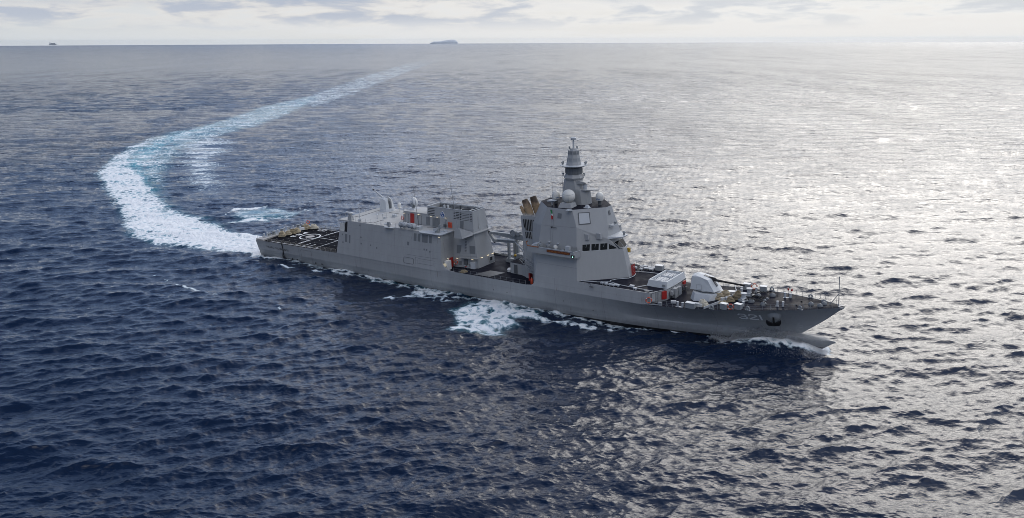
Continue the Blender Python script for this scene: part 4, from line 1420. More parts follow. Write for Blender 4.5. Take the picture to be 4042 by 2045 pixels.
# two bulwark seams on the tower's side and small fittings
m_ = MB()
for pl in ([(86.3, 17.28), (94.4, 17.6)], [(85.6, 9.9), (95.0, 9.9)], [(88.6, 20.6), (88.6, 13.5)], [(89.1, 19.0), (89.1, 13.5)]):
    m_.tube([(x, SY(z) - .004, z) for x, z in pl], .016, 4)
part("plate_seam", m_, M['mesh'], tower)
for x, z in ((88.2, 14.15), (90.2, 14.05)):
    m_ = MB()
    m_.box(x, x + .5, SY(z) - .25, SY(z) + .02, z, z + .2)
    part("bulkhead_light", m_, M['pale'], tower)
m_ = MB()
m_.tube([(88.7, SY(17.2) - .1, 17.2), (90.1, SY(17.2) - .3, 17.15)], .06, 6)
m_.ball((88.8, SY(17.2) - .1, 17.2), .2, 8, 6)
part("yard_arm", m_, M['dark'], tower)
m_ = MB()
m_.prism([(92.2, -5.95, 20.65), (93.2, -5.95, 20.65), (92.9, -6.9, 20.8), (92.3, -6.9, 20.8)], [(92.2, -5.95, 20.95), (93.2, -5.95, 20.95), (92.9, -6.95, 20.9), (92.3, -6.95, 20.9)])
part("roof_bracket", m_, M['pale'], tower)
# letters on the nameboard
vs, fs, wd = text_geo("KRI PRABU SILIWANGI", .30, 1.1)
sx = 4.75 / wd
m_ = MB()
m_.add([(89.12 + u * sx, -8.705, 12.76 + v) for u, v in vs], fs)
part("nameboard_lettering", m_, M['gold'], nameboard)
# dome lettering
vs, fs, wd = text_geo("orbit", .34, 1.0, .01)
for rd_ in [o for o in tower.children if o.name.split('.')[0] == 'radome']:
    bb = [Vector(b) for b in rd_.bound_box]
    cx, cy = sum(b.x for b in bb) / 8, sum(b.y for b in bb) / 8
    shift = .55 if cx < 90 else -.55
    a0 = math.atan2(-.85, .52) + shift
    m_ = MB()
    m_.add([(cx + .785 * math.cos(a0 + (u - wd / 2) / .785), cy + .785 * math.sin(a0 + (u - wd / 2) / .785), 22.02 + v) for u, v in vs], fs)
    part("dome_lettering", m_, M['blue'], rd_)


# ------------------------------------------------------------------ flight deck markings
def deck_poly(name, pts, mat, z=.012):
    m_ = MB()
    m_.add([(x, y, fd_z(x) + .085 * (1 - (y / 8.2) ** 2) + z) for x, y in pts[0]], pts[1])
    return part(name, m_, mat, flight_deck)


def band(a, b, w_, n=10):
    a, b = Vector(a), Vector(b)
    d = (b - a).normalized()
    n_ = Vector((-d.y, d.x)) * w_ / 2
    vs, fs = [], []
    for k in range(n + 1):
        p = a.lerp(b, k / n)
        vs += [tuple(p + n_), tuple(p - n_)]
    for k in range(n):
        fs.append((2 * k, 2 * k + 1, 2 * k + 3, 2 * k + 2))
    return vs, fs


def annulus(c, r0, r1, n=48):
    vs, fs = [], []
    for k in range(n):
        a = 2 * math.pi * k / n
        vs += [(c[0] + r0 * math.cos(a), c[1] + r0 * math.sin(a)), (c[0] + r1 * math.cos(a), c[1] + r1 * math.sin(a))]
    for k in range(n):
        j = (k + 1) % n
        fs.append((2 * k, 2 * k + 1, 2 * j + 1, 2 * j))
    return vs, fs


CC = (11.0, .15)
deck_poly("landing_circle", annulus(CC, 2.42, 2.74), M['line'])
deck_poly("landing_spot", annulus(CC, .02, 1.18), M['spot'])
deck_poly("deck_line", band((5.4, -7.55), (23.2, -7.45), .15, 20), M['line'])
deck_poly("deck_line", band((5.4, 7.65), (23.2, 7.65), .15, 20), M['line'])
deck_poly("deck_line", band((14.0, -7.4), (13.8, 7.6), .15, 20), M['line'], .016)
for k in range(6):
    for y in (-5.9 + k * .62, 3.2 + k * .72):
        deck_poly("deck_dash", band((13.9 - .25, y), (13.9 - .25, y + .34), .34, 1), M['line'], .02)
deck_poly("deck_line", band((14.0, .3), (21.0, .3), .15), M['line'], .016)
deck_poly("deck_line", band((21.1, -7.4), (21.0, .4), .15), M['line'], .02)
deck_poly("deck_line", band((16.6, -7.4), (16.6, -4.6), .16), M['line'], .016)
deck_poly("deck_line", band((18.4, -7.4), (18.4, -4.6), .16), M['line'], .016)
for a, b in (((7.5, 5.9), (7.2, 7.35)), ((7.2, 7.35), (9.5, 7.5)), ((9.5, 7.5), (9.9, 5.9)), ((9.9, 5.9), (7.5, 5.9)), ((8.5, 6.3), (8.9, 7.0)), ((8.5, 7.0), (9.0, 6.3))):
    deck_poly("pad_mark", band(a, b, .16, 3), M['line'], .016)
vs, fs, wd = text_geo("PBS", 1.45, 1.25, .02)
# letters read from the starboard quarter: baseline towards the bow, running to port
deck_poly("deck_letters", ([(5.85 + v, 2.95 - u * (5.1 / wd)) for u, v in vs], fs), M['line'], .016)
ms = MB()
for i in range(11):
    for j in range(9):
        x, y = 4.5 + i * 2.4, -6.8 + j * 1.7
        ms.add([(x + a, y + b, fd_z(x) + .085 * (1 - (y / 8.2) ** 2) + .014) for a, b in ((-.14, -.07), (.14, -.07), (.14, .07), (-.14, .07))], [(0, 1, 2, 3)])
part("deck_tie_down", ms, M['spot'], flight_deck)
m_ = MB()
for y in (-3.6, 2.9):
    v_, f_ = band((4, y), (29, y), .05, 20)
    m_.add([(x, yy, fd_z(x) + .085 * (1 - (yy / 8.2) ** 2) + .012) for x, yy in v_], f_)
part("deck_seam", m_, M['mesh'], flight_deck)

# safety-net frames along the flight deck
proto = None
for sgn in (-1, 1):
    for k in range(14):
        x = 4.6 + k * 1.76
        z = kz(x)
        if proto is None:
            m_ = MB()
            m_.tube([(.06, 0, 0), (.06, 0, .78), (.16, 0, .88), (1.58, 0, .88), (1.68, 0, .78), (1.68, 0, 0)], .035, 5)
            m_.tube([(.06, 0, .18), (1.68, 0, .18)], .025, 4)
            proto = part("net_frame", m_, M['net'])
            n_ = MB()
            for q in range(1, 10):
                n_.tube([(.06 + q * .162, 0, .18), (.06 + q * .162, 0, .86)], .008, 3)
            for q in range(1, 5):
                n_.tube([(.06, 0, .18 + q * .14), (1.68, 0, .18 + q * .14)], .008, 3)
            part("net", n_, M['net'], proto)
            c = proto
        else:
            c = copy_tree(proto, ship)
        c.location = (x, sgn * (ky(x) - .04), z)


# ------------------------------------------------------------------ guard rails
def railing(pts, h=1.0, step=1.5, name="guard_rail", mat='fitting', wires=3, brace=4, r=.028):
    """stanchions with wires along a 3-D polyline"""
    P = [Vector(p) for p in pts]
    m_ = MB()
    k = 0
    for a, b in zip(P[:-1], P[1:]):
        L = (b - a).length
        n_ = max(1, round(L / step))
        for i in range(n_ + (1 if b is P[-1] else 0)):
            p = a.lerp(b, i / n_)
            m_.tube([p, p + Vector((0, 0, h))], r, 5)
            if brace and k % brace == 1:
                d = (b - a).normalized() * .35
                for s in (1, -1):
                    m_.tube([p + d * s, p + Vector((0, 0, h * .6))], r * .7, 4)
            k += 1
        for j in range(wires):
            z = Vector((0, 0, h * (j + 1) / wires - .02))
            m_.tube([a + z, b + z], .010, 3)
    return part(name, m_, M[mat])


E12 = 12.53
railing([(35.4, -7.08, E12), (42.0, -7.08, E12), (49.4, -7.08, E12)], 1.05, 1.55)
railing([(30.1, -6.6, E12), (30.1, 0, E12), (30.0, 7.0, E12), (34, 7.05, E12), (48, 7.05, E12), (60.8, 7.05, E12)], 1.05, 1.7)
railing([(34.6, .6, E12), (37.0, -1.0, E12), (41.5, -.4, E12), (44.8, .3, E12)], 1.0, 2.0, wires=2, brace=0)
bx = [112.8, 115, 117.4, 119.6, 122, 124.5, 127, 129.5, 132, 134.5, 137, 139, 141.2]
for sgn in (-1, 1):
    railing([(x, sgn * (ky(x) - .12), kz(x) - .03) for x in bx], 1.0, 1.25, wires=3, brace=5)
    railing([(64.6, sgn * 8.05, 4.78), (74, sgn * 8.05, 4.78), (83.2, sgn * 8.05, 4.80)], 1.05, 1.55, wires=2, brace=3)
railing([(.25, -7.7, 4.3), (.25, 7.7, 4.35)], 1.0, 1.5, wires=2, brace=0)
railing([(.3, 7.9, 4.3), (4.4, 8.0, 4.35)], 1.0, 1.3, wires=2, brace=0)
railing([(98.0, 7.75, 7.42), (110, 7.55, 7.42)], 1.0, 1.8, wires=2, brace=0)

# ------------------------------------------------------------------ stern mooring gear
m_ = MB()
m_.plan([(.1, -8.05), (2.9, -8.1), (1.7, 0), (2.6, 8.1), (.1, 8.1)], 4.1, 4.55)
part("stern_step", m_, M['spot'])


def bollard_mb():
    m_ = MB()
    m_.box(-.75, .75, -.26, .26, 0, .12)
    for s in (-.48, .48):
        m_.lathe((s, 0, .1), [(.19, 0), (.19, .80), (.23, .84), (.23, .90), (.02, .92)], 12)
    return m_


bol = None
BOL = [(116.25, -7.1, 0, 5.5), (122.7, -2.6, .9, 6.1), (126.6, -3.6, 2.0, 6.42), (126.2, 5.0, 1.0, 6.45), (123.3, 4.2, 1.9, 6.15), (132.8, -2.55, .05, 7.02), (132.4, 2.55, .05, 7.02),
       (1.3, -5.9, 1.5, 4.55), (1.0, -2.2, 1.5, 4.55), (1.0, 1.0, 1.5, 4.55), (1.5, 3.6, 1.5, 4.55), (1.7, 6.2, 1.4, 4.55)]
for x, y, a, z in BOL:
    if bol is None:
        bol = part("mooring_bollard", bollard_mb(), M['pale'], smooth=True)
        c = bol
    else:
        c = copy_tree(bol, ship)
    c.location, c.rotation_euler = (x, y, z), (0, 0, a)
fl_ = None
FAIR = [(122.2, -6.95, 6.12, .12), (128.4, -6.1, 6.72, .3), (136.5, -3.35, 7.38, .45), (128.3, 6.15, 6.72, -.3), (136.1, 3.55, 7.36, -.45), (.5, -4.1, 4.55, 1.57), (.5, 2.3, 4.55, 1.57), (.7, 5.1, 4.55, 1.57)]
for x, y, z, a in FAIR:
    if fl_ is None:
        m_ = MB()
        m_.torus((0, 0, .36), .27, .13, 16, 8, (0, 1, 0))
        m_.box(-.5, .5, -.14, .14, 0, .14)
        fl_ = part("fairlead", m_, M['fitting'], smooth=True)
        c = fl_
    else:
        c = copy_tree(fl_, ship)
    c.location, c.rotation_euler = (x, y, z), (0, 0, -a)
for x, y, h in ((1.2, -4.9, .9), (1.3, -3.2, 1.1), (1.4, -.6, 1.2), (1.9, 4.4, 1.3), (2.4, 5.6, 1.1)):
    m_ = MB()
    m_.lathe((x, y, 4.55), [(.45, 0), (.45, .12), (.26, .2), (.24, h * .6), (.40, h * .72), (.40, h * .84), (.1, h * .86)], 14)
    m_.box(x - .5, x - .1, y - .3, y + .3, 4.55, 4.55 + h * .8)
    part("stern_capstan", m_, M['fitting'], smooth=True)

# ------------------------------------------------------------------ forecastle gear
# missile launcher box
m_ = MB()
b0 = [(108.0, -3.9), (112.2, -3.9), (112.2, 3.9), (108.0, 3.9)]
t0 = [(108.25, -3.62), (111.95, -3.62), (111.95, 3.62), (108.25, 3.62)]
i0 = [(108.45, -3.42), (111.75, -3.42), (111.75, 3.42), (108.45, 3.42)]
vs = [(x, y, 7.40) for x, y in b0] + [(x, y, 8.62) for x, y in t0] + [(x, y, 8.62) for x, y in i0] + [(x, y, 8.2) for x, y in i0]
fs = []
for k in range(4):
    j = (k + 1) % 4
    fs += [(k, j, 4 + j, 4 + k), (4 + k, 4 + j, 8 + j, 8 + k), (8 + k, 8 + j, 12 + j, 12 + k)]
m_.add(vs, fs + [(12, 13, 14, 15)])
vls = part("missile_launcher", m_, M['turret'])
for yc in (-1.55, 1.55):
    m_ = MB()
    m_.box(108.75, 111.35, yc - 1.3, yc + 1.3, 8.2, 8.30)
    m_.box(108.8, 109.9, yc - 1.15, yc + 1.15, 8.30, 8.42, .05)
    m_.box(110.1, 111.2, yc - 1.15, yc + 1.15, 8.30, 8.42, .05)
    m_.box(109.92, 110.08, yc - 1.2, yc + 1.2, 8.30, 8.48, .02)
    hm = part("launcher_module", m_, M['pale'], vls)
    m_ = MB()
    for q in range(4):
        for x in (108.95, 111.05):
            m_.box(x - .09, x + .09, yc - .95 + q * .58, yc - .80 + q * .58, 8.42, 8.46)
    for x in (109.35, 110.65):
        m_.box(x - .02, x + .02, yc - 1.12, yc + 1.12, 8.42, 8.43)
    part("launcher_vent", m_, M['void'], hm)
m_ = MB()
m_.box(111.2, 111.75, -4.02, -3.85, 7.75, 8.15)
part("launcher_lamp", m_, M['fitting'], vls)

# main gun
GZ = 6.0
m_ = MB()
ob8 = [(115.9, -1.9), (117.0, -3.15), (120.0, -3.1), (121.2, -1.7), (121.2, 1.7), (120.0, 3.1), (117.0, 3.15), (115.9, 1.9)]
ot8 = [(116.2, -1.6), (117.1, -2.6), (120.0, -2.6), (120.9, -1.4), (120.9, 1.4), (120.0, 2.6), (117.1, 2.6), (116.2, 1.6)]
m_.plan(ob8, 5.6, 7.05, ot8)
gun = part("main_gun", m_, M['turret'])
m_ = MB()
m_.lathe((118.4, 0, 6.95), [(1.5, 0), (2.15, .42)], 10)
sk = part("gun_skirt", m_, M['fitting'], gun)
m_ = MB()
# house outline in side view (x, z) with half widths
prof = [(115.75, 7.40, 1.75), (120.45, 7.38, 1.75), (118.95, 9.45, 1.45), (117.6, 9.78, 1.30), (116.5, 9.95, 1.15), (115.85, 9.8, 1.35)]
sh = [(115.85, 7.36, 1.45), (120.9, 7.36, 1.25), (119.35, 9.65, .62), (117.9, 10.28, .85), (116.6, 10.5, .8), (115.8, 10.3, .9)]
n_ = len(prof)
vs = [(x, -w_, z) for x, z, w_ in prof] + [(x, w_, z) for x, z, w_ in prof]
L_, R2 = list(range(n_)), list(range(n_, 2 * n_))
cen = [(120.85, 0, 7.38), (119.25, 0, 9.45), (117.7, 0, 9.92), (116.55, 0, 10.1), (115.8, 0, 9.95), (115.7, 0, 7.4)]
o_ = 2 * n_
vs += cen
fs = [tuple(L_), tuple(R2[::-1]), (1, 12, 13, 2), (7, 8, 13, 12), (2, 13, 14, 3), (8, 9, 14, 13), (3, 14, 15, 4), (9, 10, 15, 14), (4, 15, 16, 5), (10, 11, 16, 15), (5, 16, 17, 0), (11, 6, 17, 16), (0, 17, 12, 1), (6, 7, 12, 17)]
m_.add(vs, fs)
house = part("gun_house", m_, M['turret'], gun, bevel=.03)
m_ = MB()
m_.prism([(117.75, -.28, 9.95), (119.25, -.28, 9.52), (120.35, -.28, 8.2), (120.2, -.28, 8.0), (118.9, -.28, 9.1), (117.75, -.28, 9.7)],
         [(117.75, .28, 9.95), (119.25, .28, 9.52), (120.35, .28, 8.2), (120.2, .28, 8.0), (118.9, .28, 9.1), (117.75, .28, 9.7)])
part("gun_slot", m_, M['dark'], house)
m_ = MB()
m_.tube([(118.9, 0, 9.28), (120.1, 0, 9.28)], .24, 12)
m_.tube([(118.6, -.0, 9.62), (119.9, -.0, 9.50)], .17, 10)
m_.tube([(119.9, 0, 9.2), (121.3, 0, 9.17), (121.35, 0, 9.17), (124.4, 0, 9.06), (125.35, 0, 9.02)], .23, 12, r2=.15)
m_.tube([(124.6, 0, 9.05), (125.4, 0, 9.02)], .19, 12)
part("gun_barrel", m_, M['rubber'], gun, smooth=True)
m_ = MB()
for a, b in (((116.95, 8.45), (117.95, 8.45)), ((117.95, 8.45), (117.95, 7.55)), ((117.95, 7.55), (116.95, 7.55)), ((116.95, 7.55), (116.95, 8.45))):
    yw = lambda z: -1.75 + (z - 7.4) * .115 - .01
    m_.tube([(a[0], yw(a[1]), a[1]), (b[0], yw(b[1]), b[1])], .022, 4)
part("gun_house_door", m_, M['fitting'], house)

# breakwater: V in plan, pointing forward
m_ = MB()
def plate(a, b, h, t=.1):
    a, b = Vector(a), Vector(b)
    d = (b - a).normalized()
    n_ = Vector((-d.y, d.x, 0)) * t / 2
    up = Vector((0, 0, h))
    m_.hexa([a - n_, b - n_, b + n_, a + n_], [a - n_ + up, b - n_ + up, b + n_ + up, a + n_ + up])
plate((120.8, -7.2, 5.95), (122.3, -3.2, 6.2), .45)
plate((122.3, -3.2, 6.2), (124.0, .6, 6.4), .85)
plate((124.0, .6, 6.4), (122.6, 3.2, 6.25), .85)
plate((122.6, 3.2, 6.25), (121.0, 7.1, 6.0), .5)
for t_ in (.15, .4, .65, .9):
    a = Vector((122.3, -3.2, 6.2)).lerp(Vector((124.0, .6, 6.4)), t_)
    m_.hexa([a, a + Vector((-.6, .2, 0)), a + Vector((-.6, .28, 0)), a + Vector((0, .08, 0))], [a + Vector((0, 0, .8)), a + Vector((-.06, .02, .8)), a + Vector((-.06, .1, .8)), a + Vector((0, .08, .8))])
part("breakwater", m_, M['pale'])

# capstans, chain pipes and anchor chains
for x, y in ((125.65, -.95), (125.5, 2.2)):
    z = kz(x) - .02
    m_ = MB()
    m_.lathe((x, y, z), [(.95, 0), (.95, .3), (.55, .38)], 20)
    cb = part("windlass", m_, M['fitting'], smooth=True)
    m_ = MB()
    m_.lathe((x, y, z + .38), [(.52, 0), (.58, .15), (.40, .25), (.36, .85), (.55, .98), (.56, 1.1), (.1, 1.14)], 16)
    part("capstan_drum", m_, M['pale'], cb, smooth=True)
def hood(x, y, z, s=1.0, a=0.0, mat='hood', nm="chain_pipe"):
    m_ = MB()
    m_.lathe((0, 0, 0), [(.62 * s, 0), (.60 * s, .25 * s), (.45 * s, .5 * s), (.22 * s, .66 * s), (.03, .70 * s)], 14)
    c = part(nm, m_, M[mat], smooth=True)
    c.location = (x, y, z)
    c.rotation_euler = (0, 0, a)
    return c
for x, y in ((127.2, 2.1), (129.6, 2.9), (127.3, -1.5), (129.9, -2.6), (129.3, .9), (129.25, -.2)):
    hood(x, y, kz(x) - .02, .95 if x < 129 or abs(y) > 2 else .55)
for x, y in ((137.4, -.4), (139.1, -1.0), (139.4, .3), (139.0, 1.5)):
    hood(x, y, kz(x) - .02, .8, nm="mushroom_vent")
def chain(pts, n_per=9):
    m_ = MB()
    P = [Vector(p) for p in pts]
    for a, b in zip(P[:-1], P[1:]):
        n_ = max(2, int((b - a).length / .26))
        for i in range(n_):
            p = a.lerp(b, (i + .5) / n_)
            d = (b - a).normalized()
            m_.torus(p, .15, .055, 8, 5, d.cross(Vector((0, 0, 1))) if i % 2 else Vector((0, 0, 1)))
    return part("anchor_chain", m_, M['chain'], smooth=True)
zc_ = 6.75
chain([(125.9, 2.0, zc_ + .25), (127.2, 2.1, zc_ + .75), (129.4, 2.9, zc_ + .75), (130.4, 3.2, zc_ + .2)])
chain([(125.9, 1.8, zc_), (129.2, .9, zc_ + .35)])
chain([(125.9, -.9, zc_), (129.1, -.2, zc_ + .35)])
chain([(125.9, -1.1, zc_ + .1), (127.2, -1.5, zc_ + .6), (129.8, -2.6, zc_ + .8), (130.6, -2.9, zc_ + .2)])

# anchor in its pocket
ax_, az_ = 132.0, 5.75
ay_ = hull_y(ax_, az_)
m_ = MB()
m_.lathe((ax_, ay_ + .45, az_), [(1.30, 0), (1.22, .35), (.95, .72), (.5, .92), (.05, .98)], 20, (.30, -.82, -.15))
pk = part("anchor_pocket", m_, M['grey'], hull, smooth=True)
m_ = MB()
q = Vector((ax_ + .30, ay_ - .62, az_ - .85))
fw_ = Vector((.86, .42, 0))
up_ = Vector((.05, -.35, .93))
no_ = Vector((.35, -.85, -.3))
def aq(a, b, c): return q + fw_ * a + up_ * b + no_ * c
m_.hexa([aq(-.24, -.9, 0), aq(.24, -.9, 0), aq(.24, -.9, .35), aq(-.24, -.9, .35)], [aq(-.16, .85, .1), aq(.16, .85, .1), aq(.16, .85, .3), aq(-.16, .85, .3)])
for s_ in (-1, 1):
    m_.prism([aq(s_ * .05, -.85, 0), aq(s_ * 1.0, -.75, 0), aq(s_ * 1.35, -.35, .05), aq(s_ * 1.25, .35, .2), aq(s_ * .85, -.05, .1), aq(s_ * .45, -.2, .05)],
             [aq(s_ * .05, -.95, .45), aq(s_ * 1.0, -.85, .4), aq(s_ * 1.3, -.4, .35), aq(s_ * 1.25, .35, .3), aq(s_ * .85, -.1, .4), aq(s_ * .45, -.3, .42)])
part("anchor", m_, M['chain'], hull)

# jackstaff and bow fittings
m_ = MB()
m_.tube([(141.9, 0, 7.9), (141.7, 0, 13.0)], .07, 6)
m_.tube([(140.3, .2, 7.8), (141.8, 0, 10.1)], .06, 5)
m_.ball((141.7, 0, 13.0), .12, 8, 5)
part("jackstaff", m_, M['fitting'])
m_ = MB()
m_.lathe((142.3, 0, 7.35), [(.15, 0), (.5, .3), (.55, .62)], 12)
part("bow_roller", m_, M['hull'])
for x, y in ((131.8, 4.6), (132.5, 4.4)):
    m_ = MB()
    m_.tube([(x, y, 6.95), (x, y, 8.0)], .05, 5)
    pc = part("signal_post", m_, M['fitting'])
    m_ = MB()
    m_.cyl((x, y, 7.85), .16, .4, 8)
    part("post_cap", m_, M['red'], pc)
for x, y in ((135.3, -1.6), (135.4, .8), (135.9, -2.3)):
    m_ = MB()
    m_.ball((x, y, kz(x) + .12), .17, 8, 6)
    part("deck_eye", m_, M['black'])

# step wall fittings
def wall_pt(t_, z, off=0.0):
    a, b = Vector((111.0, -6.6, 0)), Vector((112.25, -4.2, 0))
    d = (b - a).normalized()
    n_ = Vector((d.y, -d.x, 0))
    p = a + d * t_ + n_ * (.02 + off)
    return Vector((p.x, p.y, z))
def wall_box(name, t0, t1, z0, z1, mat, thick=.06, par=None):
    m_ = MB()
    m_.hexa([wall_pt(t0, z0), wall_pt(t1, z0), wall_pt(t1, z0, thick), wall_pt(t0, z0, thick)], [wall_pt(t0, z1), wall_pt(t1, z1), wall_pt(t1, z1, thick), wall_pt(t0, z1, thick)])
    return part(name, m_, M[mat], par)
dr_ = wall_box("step_door", -.75, .1, 5.45, 7.2, 'grey', .05)
wall_box("door_frame", -.85, .2, 5.40, 7.25, 'dark', .03, dr_)
wall_box("fire_locker", 1.5, 2.5, 5.75, 7.25, 'red', .25)
m_ = MB()
for t_ in (.45, .85):
    m_.tube([wall_pt(t_, 5.4, .1), wall_pt(t_, 7.4, .1)], .03, 5)
for k in range(6):
    m_.tube([wall_pt(.45, 5.6 + k * .3, .1), wall_pt(.85, 5.6 + k * .3, .1)], .02, 4)
part("wall_ladder", m_, M['fitting'])
m_ = MB()
m_.box(112.5, 112.75, 2.0, 3.0, 5.8, 7.3)
part("fire_locker", m_, M['red'])
m_ = MB()
m_.box(112.5, 113.3, -2.6, -1.4, 5.4, 7.2, .05)
m_.box(112.5, 113.0, -3.4, -2.8, 6.1, 6.9)
m_.box(112.5, 113.2, -.9, .3, 5.4, 7.0, .05)
part("wall_cabinet", m_, M['grey'])
m_ = MB()
for y, z in ((-3.0, 5.6), (-2.5, 5.5), (-1.0, 5.7), (1.5, 5.8), (2.5, 5.6)):
    m_.cyl((112.9, y, z), .22, .6, 10)
    m_.torus((112.8, y, z + .8), .25, .08, 12, 6, (1, 0, 0))
part("hose_reel", m_, M['dark'])
m_ = MB()
m_.tube([(109.6, -8.05, 5.35), (112.6, -7.75, 5.5)], .11, 6)
m_.box(112.2, 112.9, -7.85, -7.45, 5.4, 6.0)
m_.cyl((110.4, -7.5, 5.9), .32, .9, 12, (.9, .4, 0))
part("mooring_winch", m_, M['fitting'])
# coaming pipes on the forecastle deck
m_ = MB()
for pts in ([(104.0, -6.2), (107.5, -6.45), (110.5, -6.55)], [(108.0, -4.0), (106.7, -6.4)], [(103.0, -1.6), (103.2, .2), (102.8, 1.6), (101.6, 2.9), (104.6, 3.6), (108.0, 3.9)], [(95.8, -7.45), (99.0, -6.6), (101.0, -5.4), (104.0, -6.2)],[(103.0, -1.6),(101.3,-3.2),(100.6,-4.6),(101.0,-5.4)]):
    m_.tube([(x, y, 7.52) for x, y in pts], .07, 6)
part("spray_coaming", m_, M['pale'])
m_ = MB()
m_.lathe((109.55, -6.9, 7.41), [(.5, 0), (.5, .1), (.3, .14), (.1, .14)], 18)
part("deck_hatch", m_, M['dark'])
m_ = MB()
for k in range(10):
    m_.tube([(102.75, .15 + k * .16, 7.5), (102.55, .15 + k * .16, 9.6)], .035, 4)
part("hose_rack", m_, M['red'])
for x, y, s in ((100.9, 4.9, .8), (101.8, 6.0, .8), (102.4, 4.6, .6), (102.3, 6.6, .7), (103.4, 5.4, 1.5), (103.9, 6.2, 1.6), (104.4, 5.2, .8), (106.0, -6.0, .9), (107.2, -7.1, .55), (100.2, -7.0, .6), (100.9, -6.7, .5), (101.2, -7.2, .5), (102.4, -7.2, 1.3), (103.2, -6.9, 1.2)):
    m_ = MB()
    for q in (-.32, .32):
        m_.box(x + q * s - .04, x + q * s + .04, y - .22, y + .22, 7.40, 7.62)
    m_.box(x - s / 2, x + s / 2, y - .30, y + .30, 7.62, 7.82, .02)
    part("deck_seat_box", m_, M['pale'])

# ------------------------------------------------------------------ after gun
GX, GY = 34.0, 5.2
m_ = MB()
m_.plan([(GX + 1.95 * math.cos(a), GY + 1.95 * math.sin(a)) for a in np.linspace(0, 2 * math.pi, 13)[:-1]], 12.52, 13.05, [(GX + 1.7 * math.cos(a), GY + 1.7 * math.sin(a)) for a in np.linspace(0, 2 * math.pi, 13)[:-1]])
ag = part("after_gun", m_, M['pale'])
m_ = MB()
def shell(sgn):
    y0, y1 = (sgn * .55, sgn * 1.42)
    m_.prism([(GX - 1.3, GY + y0, 13.05), (GX + 1.1, GY + y0, 13.05), (GX + .75, GY + y0, 15.35), (GX - .2, GY + y0, 15.9), (GX - 1.1, GY + y0, 15.6)],
             [(GX - 1.35, GY + y1, 13.05), (GX + .9, GY + y1, 13.05), (GX + .6, GY + y1 * .8, 15.0), (GX - .2, GY + y1 * .8, 15.5), (GX - 1.0, GY + y1 * .8, 15.4)])
shell(-1)
shell(1)
m_.prism([(GX - 1.25, GY - .55, 13.05), (GX + .1, GY - .55, 13.05), (GX + .0, GY - .55, 15.4), (GX - 1.1, GY - .55, 15.45)], [(GX - 1.25, GY + .55, 13.05), (GX + .1, GY + .55, 13.05), (GX + .0, GY + .55, 15.4), (GX - 1.1, GY + .55, 15.45)])
part("gun_house", m_, M['turret'], ag)
m_ = MB()
m_.lathe((GX + .15, GY, 13.1), [(.5, 0), (.5, 1.6), (.3, 1.8)], 12)
part("gun_mount", m_, M['dark'], ag)
m_ = MB()
m_.tube([(GX - .9, GY, 15.3), (GX - 4.0, GY, 17.1)], .24, 10, r2=.13)
br = part("gun_barrel", m_, M['pale'], ag, smooth=True)
m_ = MB()
m_.tube([(GX - 3.95, GY, 17.07), (GX - 4.45, GY, 17.36)], .15, 10)
part("muzzle", m_, M['rubber'], br)

# fire-control radar on the deckhouse
m_ = MB()
m_.plan([(45.9, -1.1), (48.2, -1.1), (48.2, 1.3), (45.9, 1.3)], 15.24, 15.5, [(46.1, -.9), (48.0, -.9), (48.0, 1.1), (46.1, 1.1)])
fc_ = part("fire_control_radar", m_, M['pale'])
m_ = MB()
m_.cyl((47.1, 0, 15.5), .38, .6, 14)
m_.box(46.7, 47.5, -.55, .45, 15.95, 16.75, .08)
part("radar_pod", m_, M['fitting'], fc_)
m_ = MB()
m_.lathe((47.4, .15, 16.9), [(.3, -.55), (.75, -.2), (1.05, .1), (1.08, .2), (.95, .35), (.5, .5), (.05, .55)], 22, (.85, .25, .3))
part("radar_dish", m_, M['pale'], fc_, smooth=True)

# roof clutter
m_ = MB()
m_.cyl((37.5, 5.6, 12.5), .08, 1.0, 8)
m_.lathe((37.5, 5.6, 13.5), [(.55, 0), (.55, .05), (.42, .1), (.44, .75)] + [(.44 * math.cos(a), .75 + .42 * math.sin(a)) for a in (.4, .8, 1.2, 1.5)], 16)
part("small_radome", m_, M['dome'], smooth=True)
for x, y, h in ((38.0, -2.6, .95), (40.4, -3.2, 1.5)):
    m_ = MB()
    m_.cyl((x, y, 12.5), .06, h, 8)
    m_.cyl((x, y, 12.5), .16, .15, 8)
    m_.lathe((x, y, 12.5 + h), [(.1, 0), (.3, .03), (.28, .1), (.05, .18)], 14)
    part("mushroom_antenna", m_, M['pale'], smooth=True)
for x, y, s in ((39.5, -1.6, .35), (40.4, .7, .55), (39.3, 1.7, .35)):
    m_ = MB()
    m_.box(x - s, x + s, y - s * .7, y + s * .7, 12.5, 12.5 + s * 1.1, s * .15)
    part("roof_vent", m_, M['pale'])
for x, y, h in ((35.66, -5.9, 3.4), (42.5, 5.6, 3.2)):
    m_ = MB()
    m_.tube([(x, y, 12.5), (x, y, 12.5 + h)], .07, 6)
    m_.box(x - .3, x + .3, y - .2, y + .2, 12.5, 12.9)
    part("roof_pole", m_, M['pale'])
m_ = MB()
m_.lathe((43.9, -5.2, 12.5), [(.9, 0), (.9, .12), (.75, .2), (.1, .24)], 20)
part("roof_hatch", m_, M['pale'])
m_ = MB()
m_.box(32.7, 33.9, -6.95, -6.0, 12.5, 13.6, .12)
m_.box(32.9, 33.6, -6.7, -6.2, 13.6, 14.1)
nv = part("scanner_pedestal", m_, M['grey'])
m_ = MB()
m_.box(31.9, 34.2, -6.62, -6.3, 14.1, 14.38)
part("scanner_bar", m_, M['white'], nv)
m_ = MB()
m_.prism([(44.8, -7.1, 12.2), (47.6, -7.1, 12.2), (46.9, -8.0, 12.45), (45.3, -8.0, 12.45)], [(44.7, -7.1, 12.55), (47.7, -7.1, 12.55), (47.0, -8.1, 12.55), (45.2, -8.1, 12.55)])
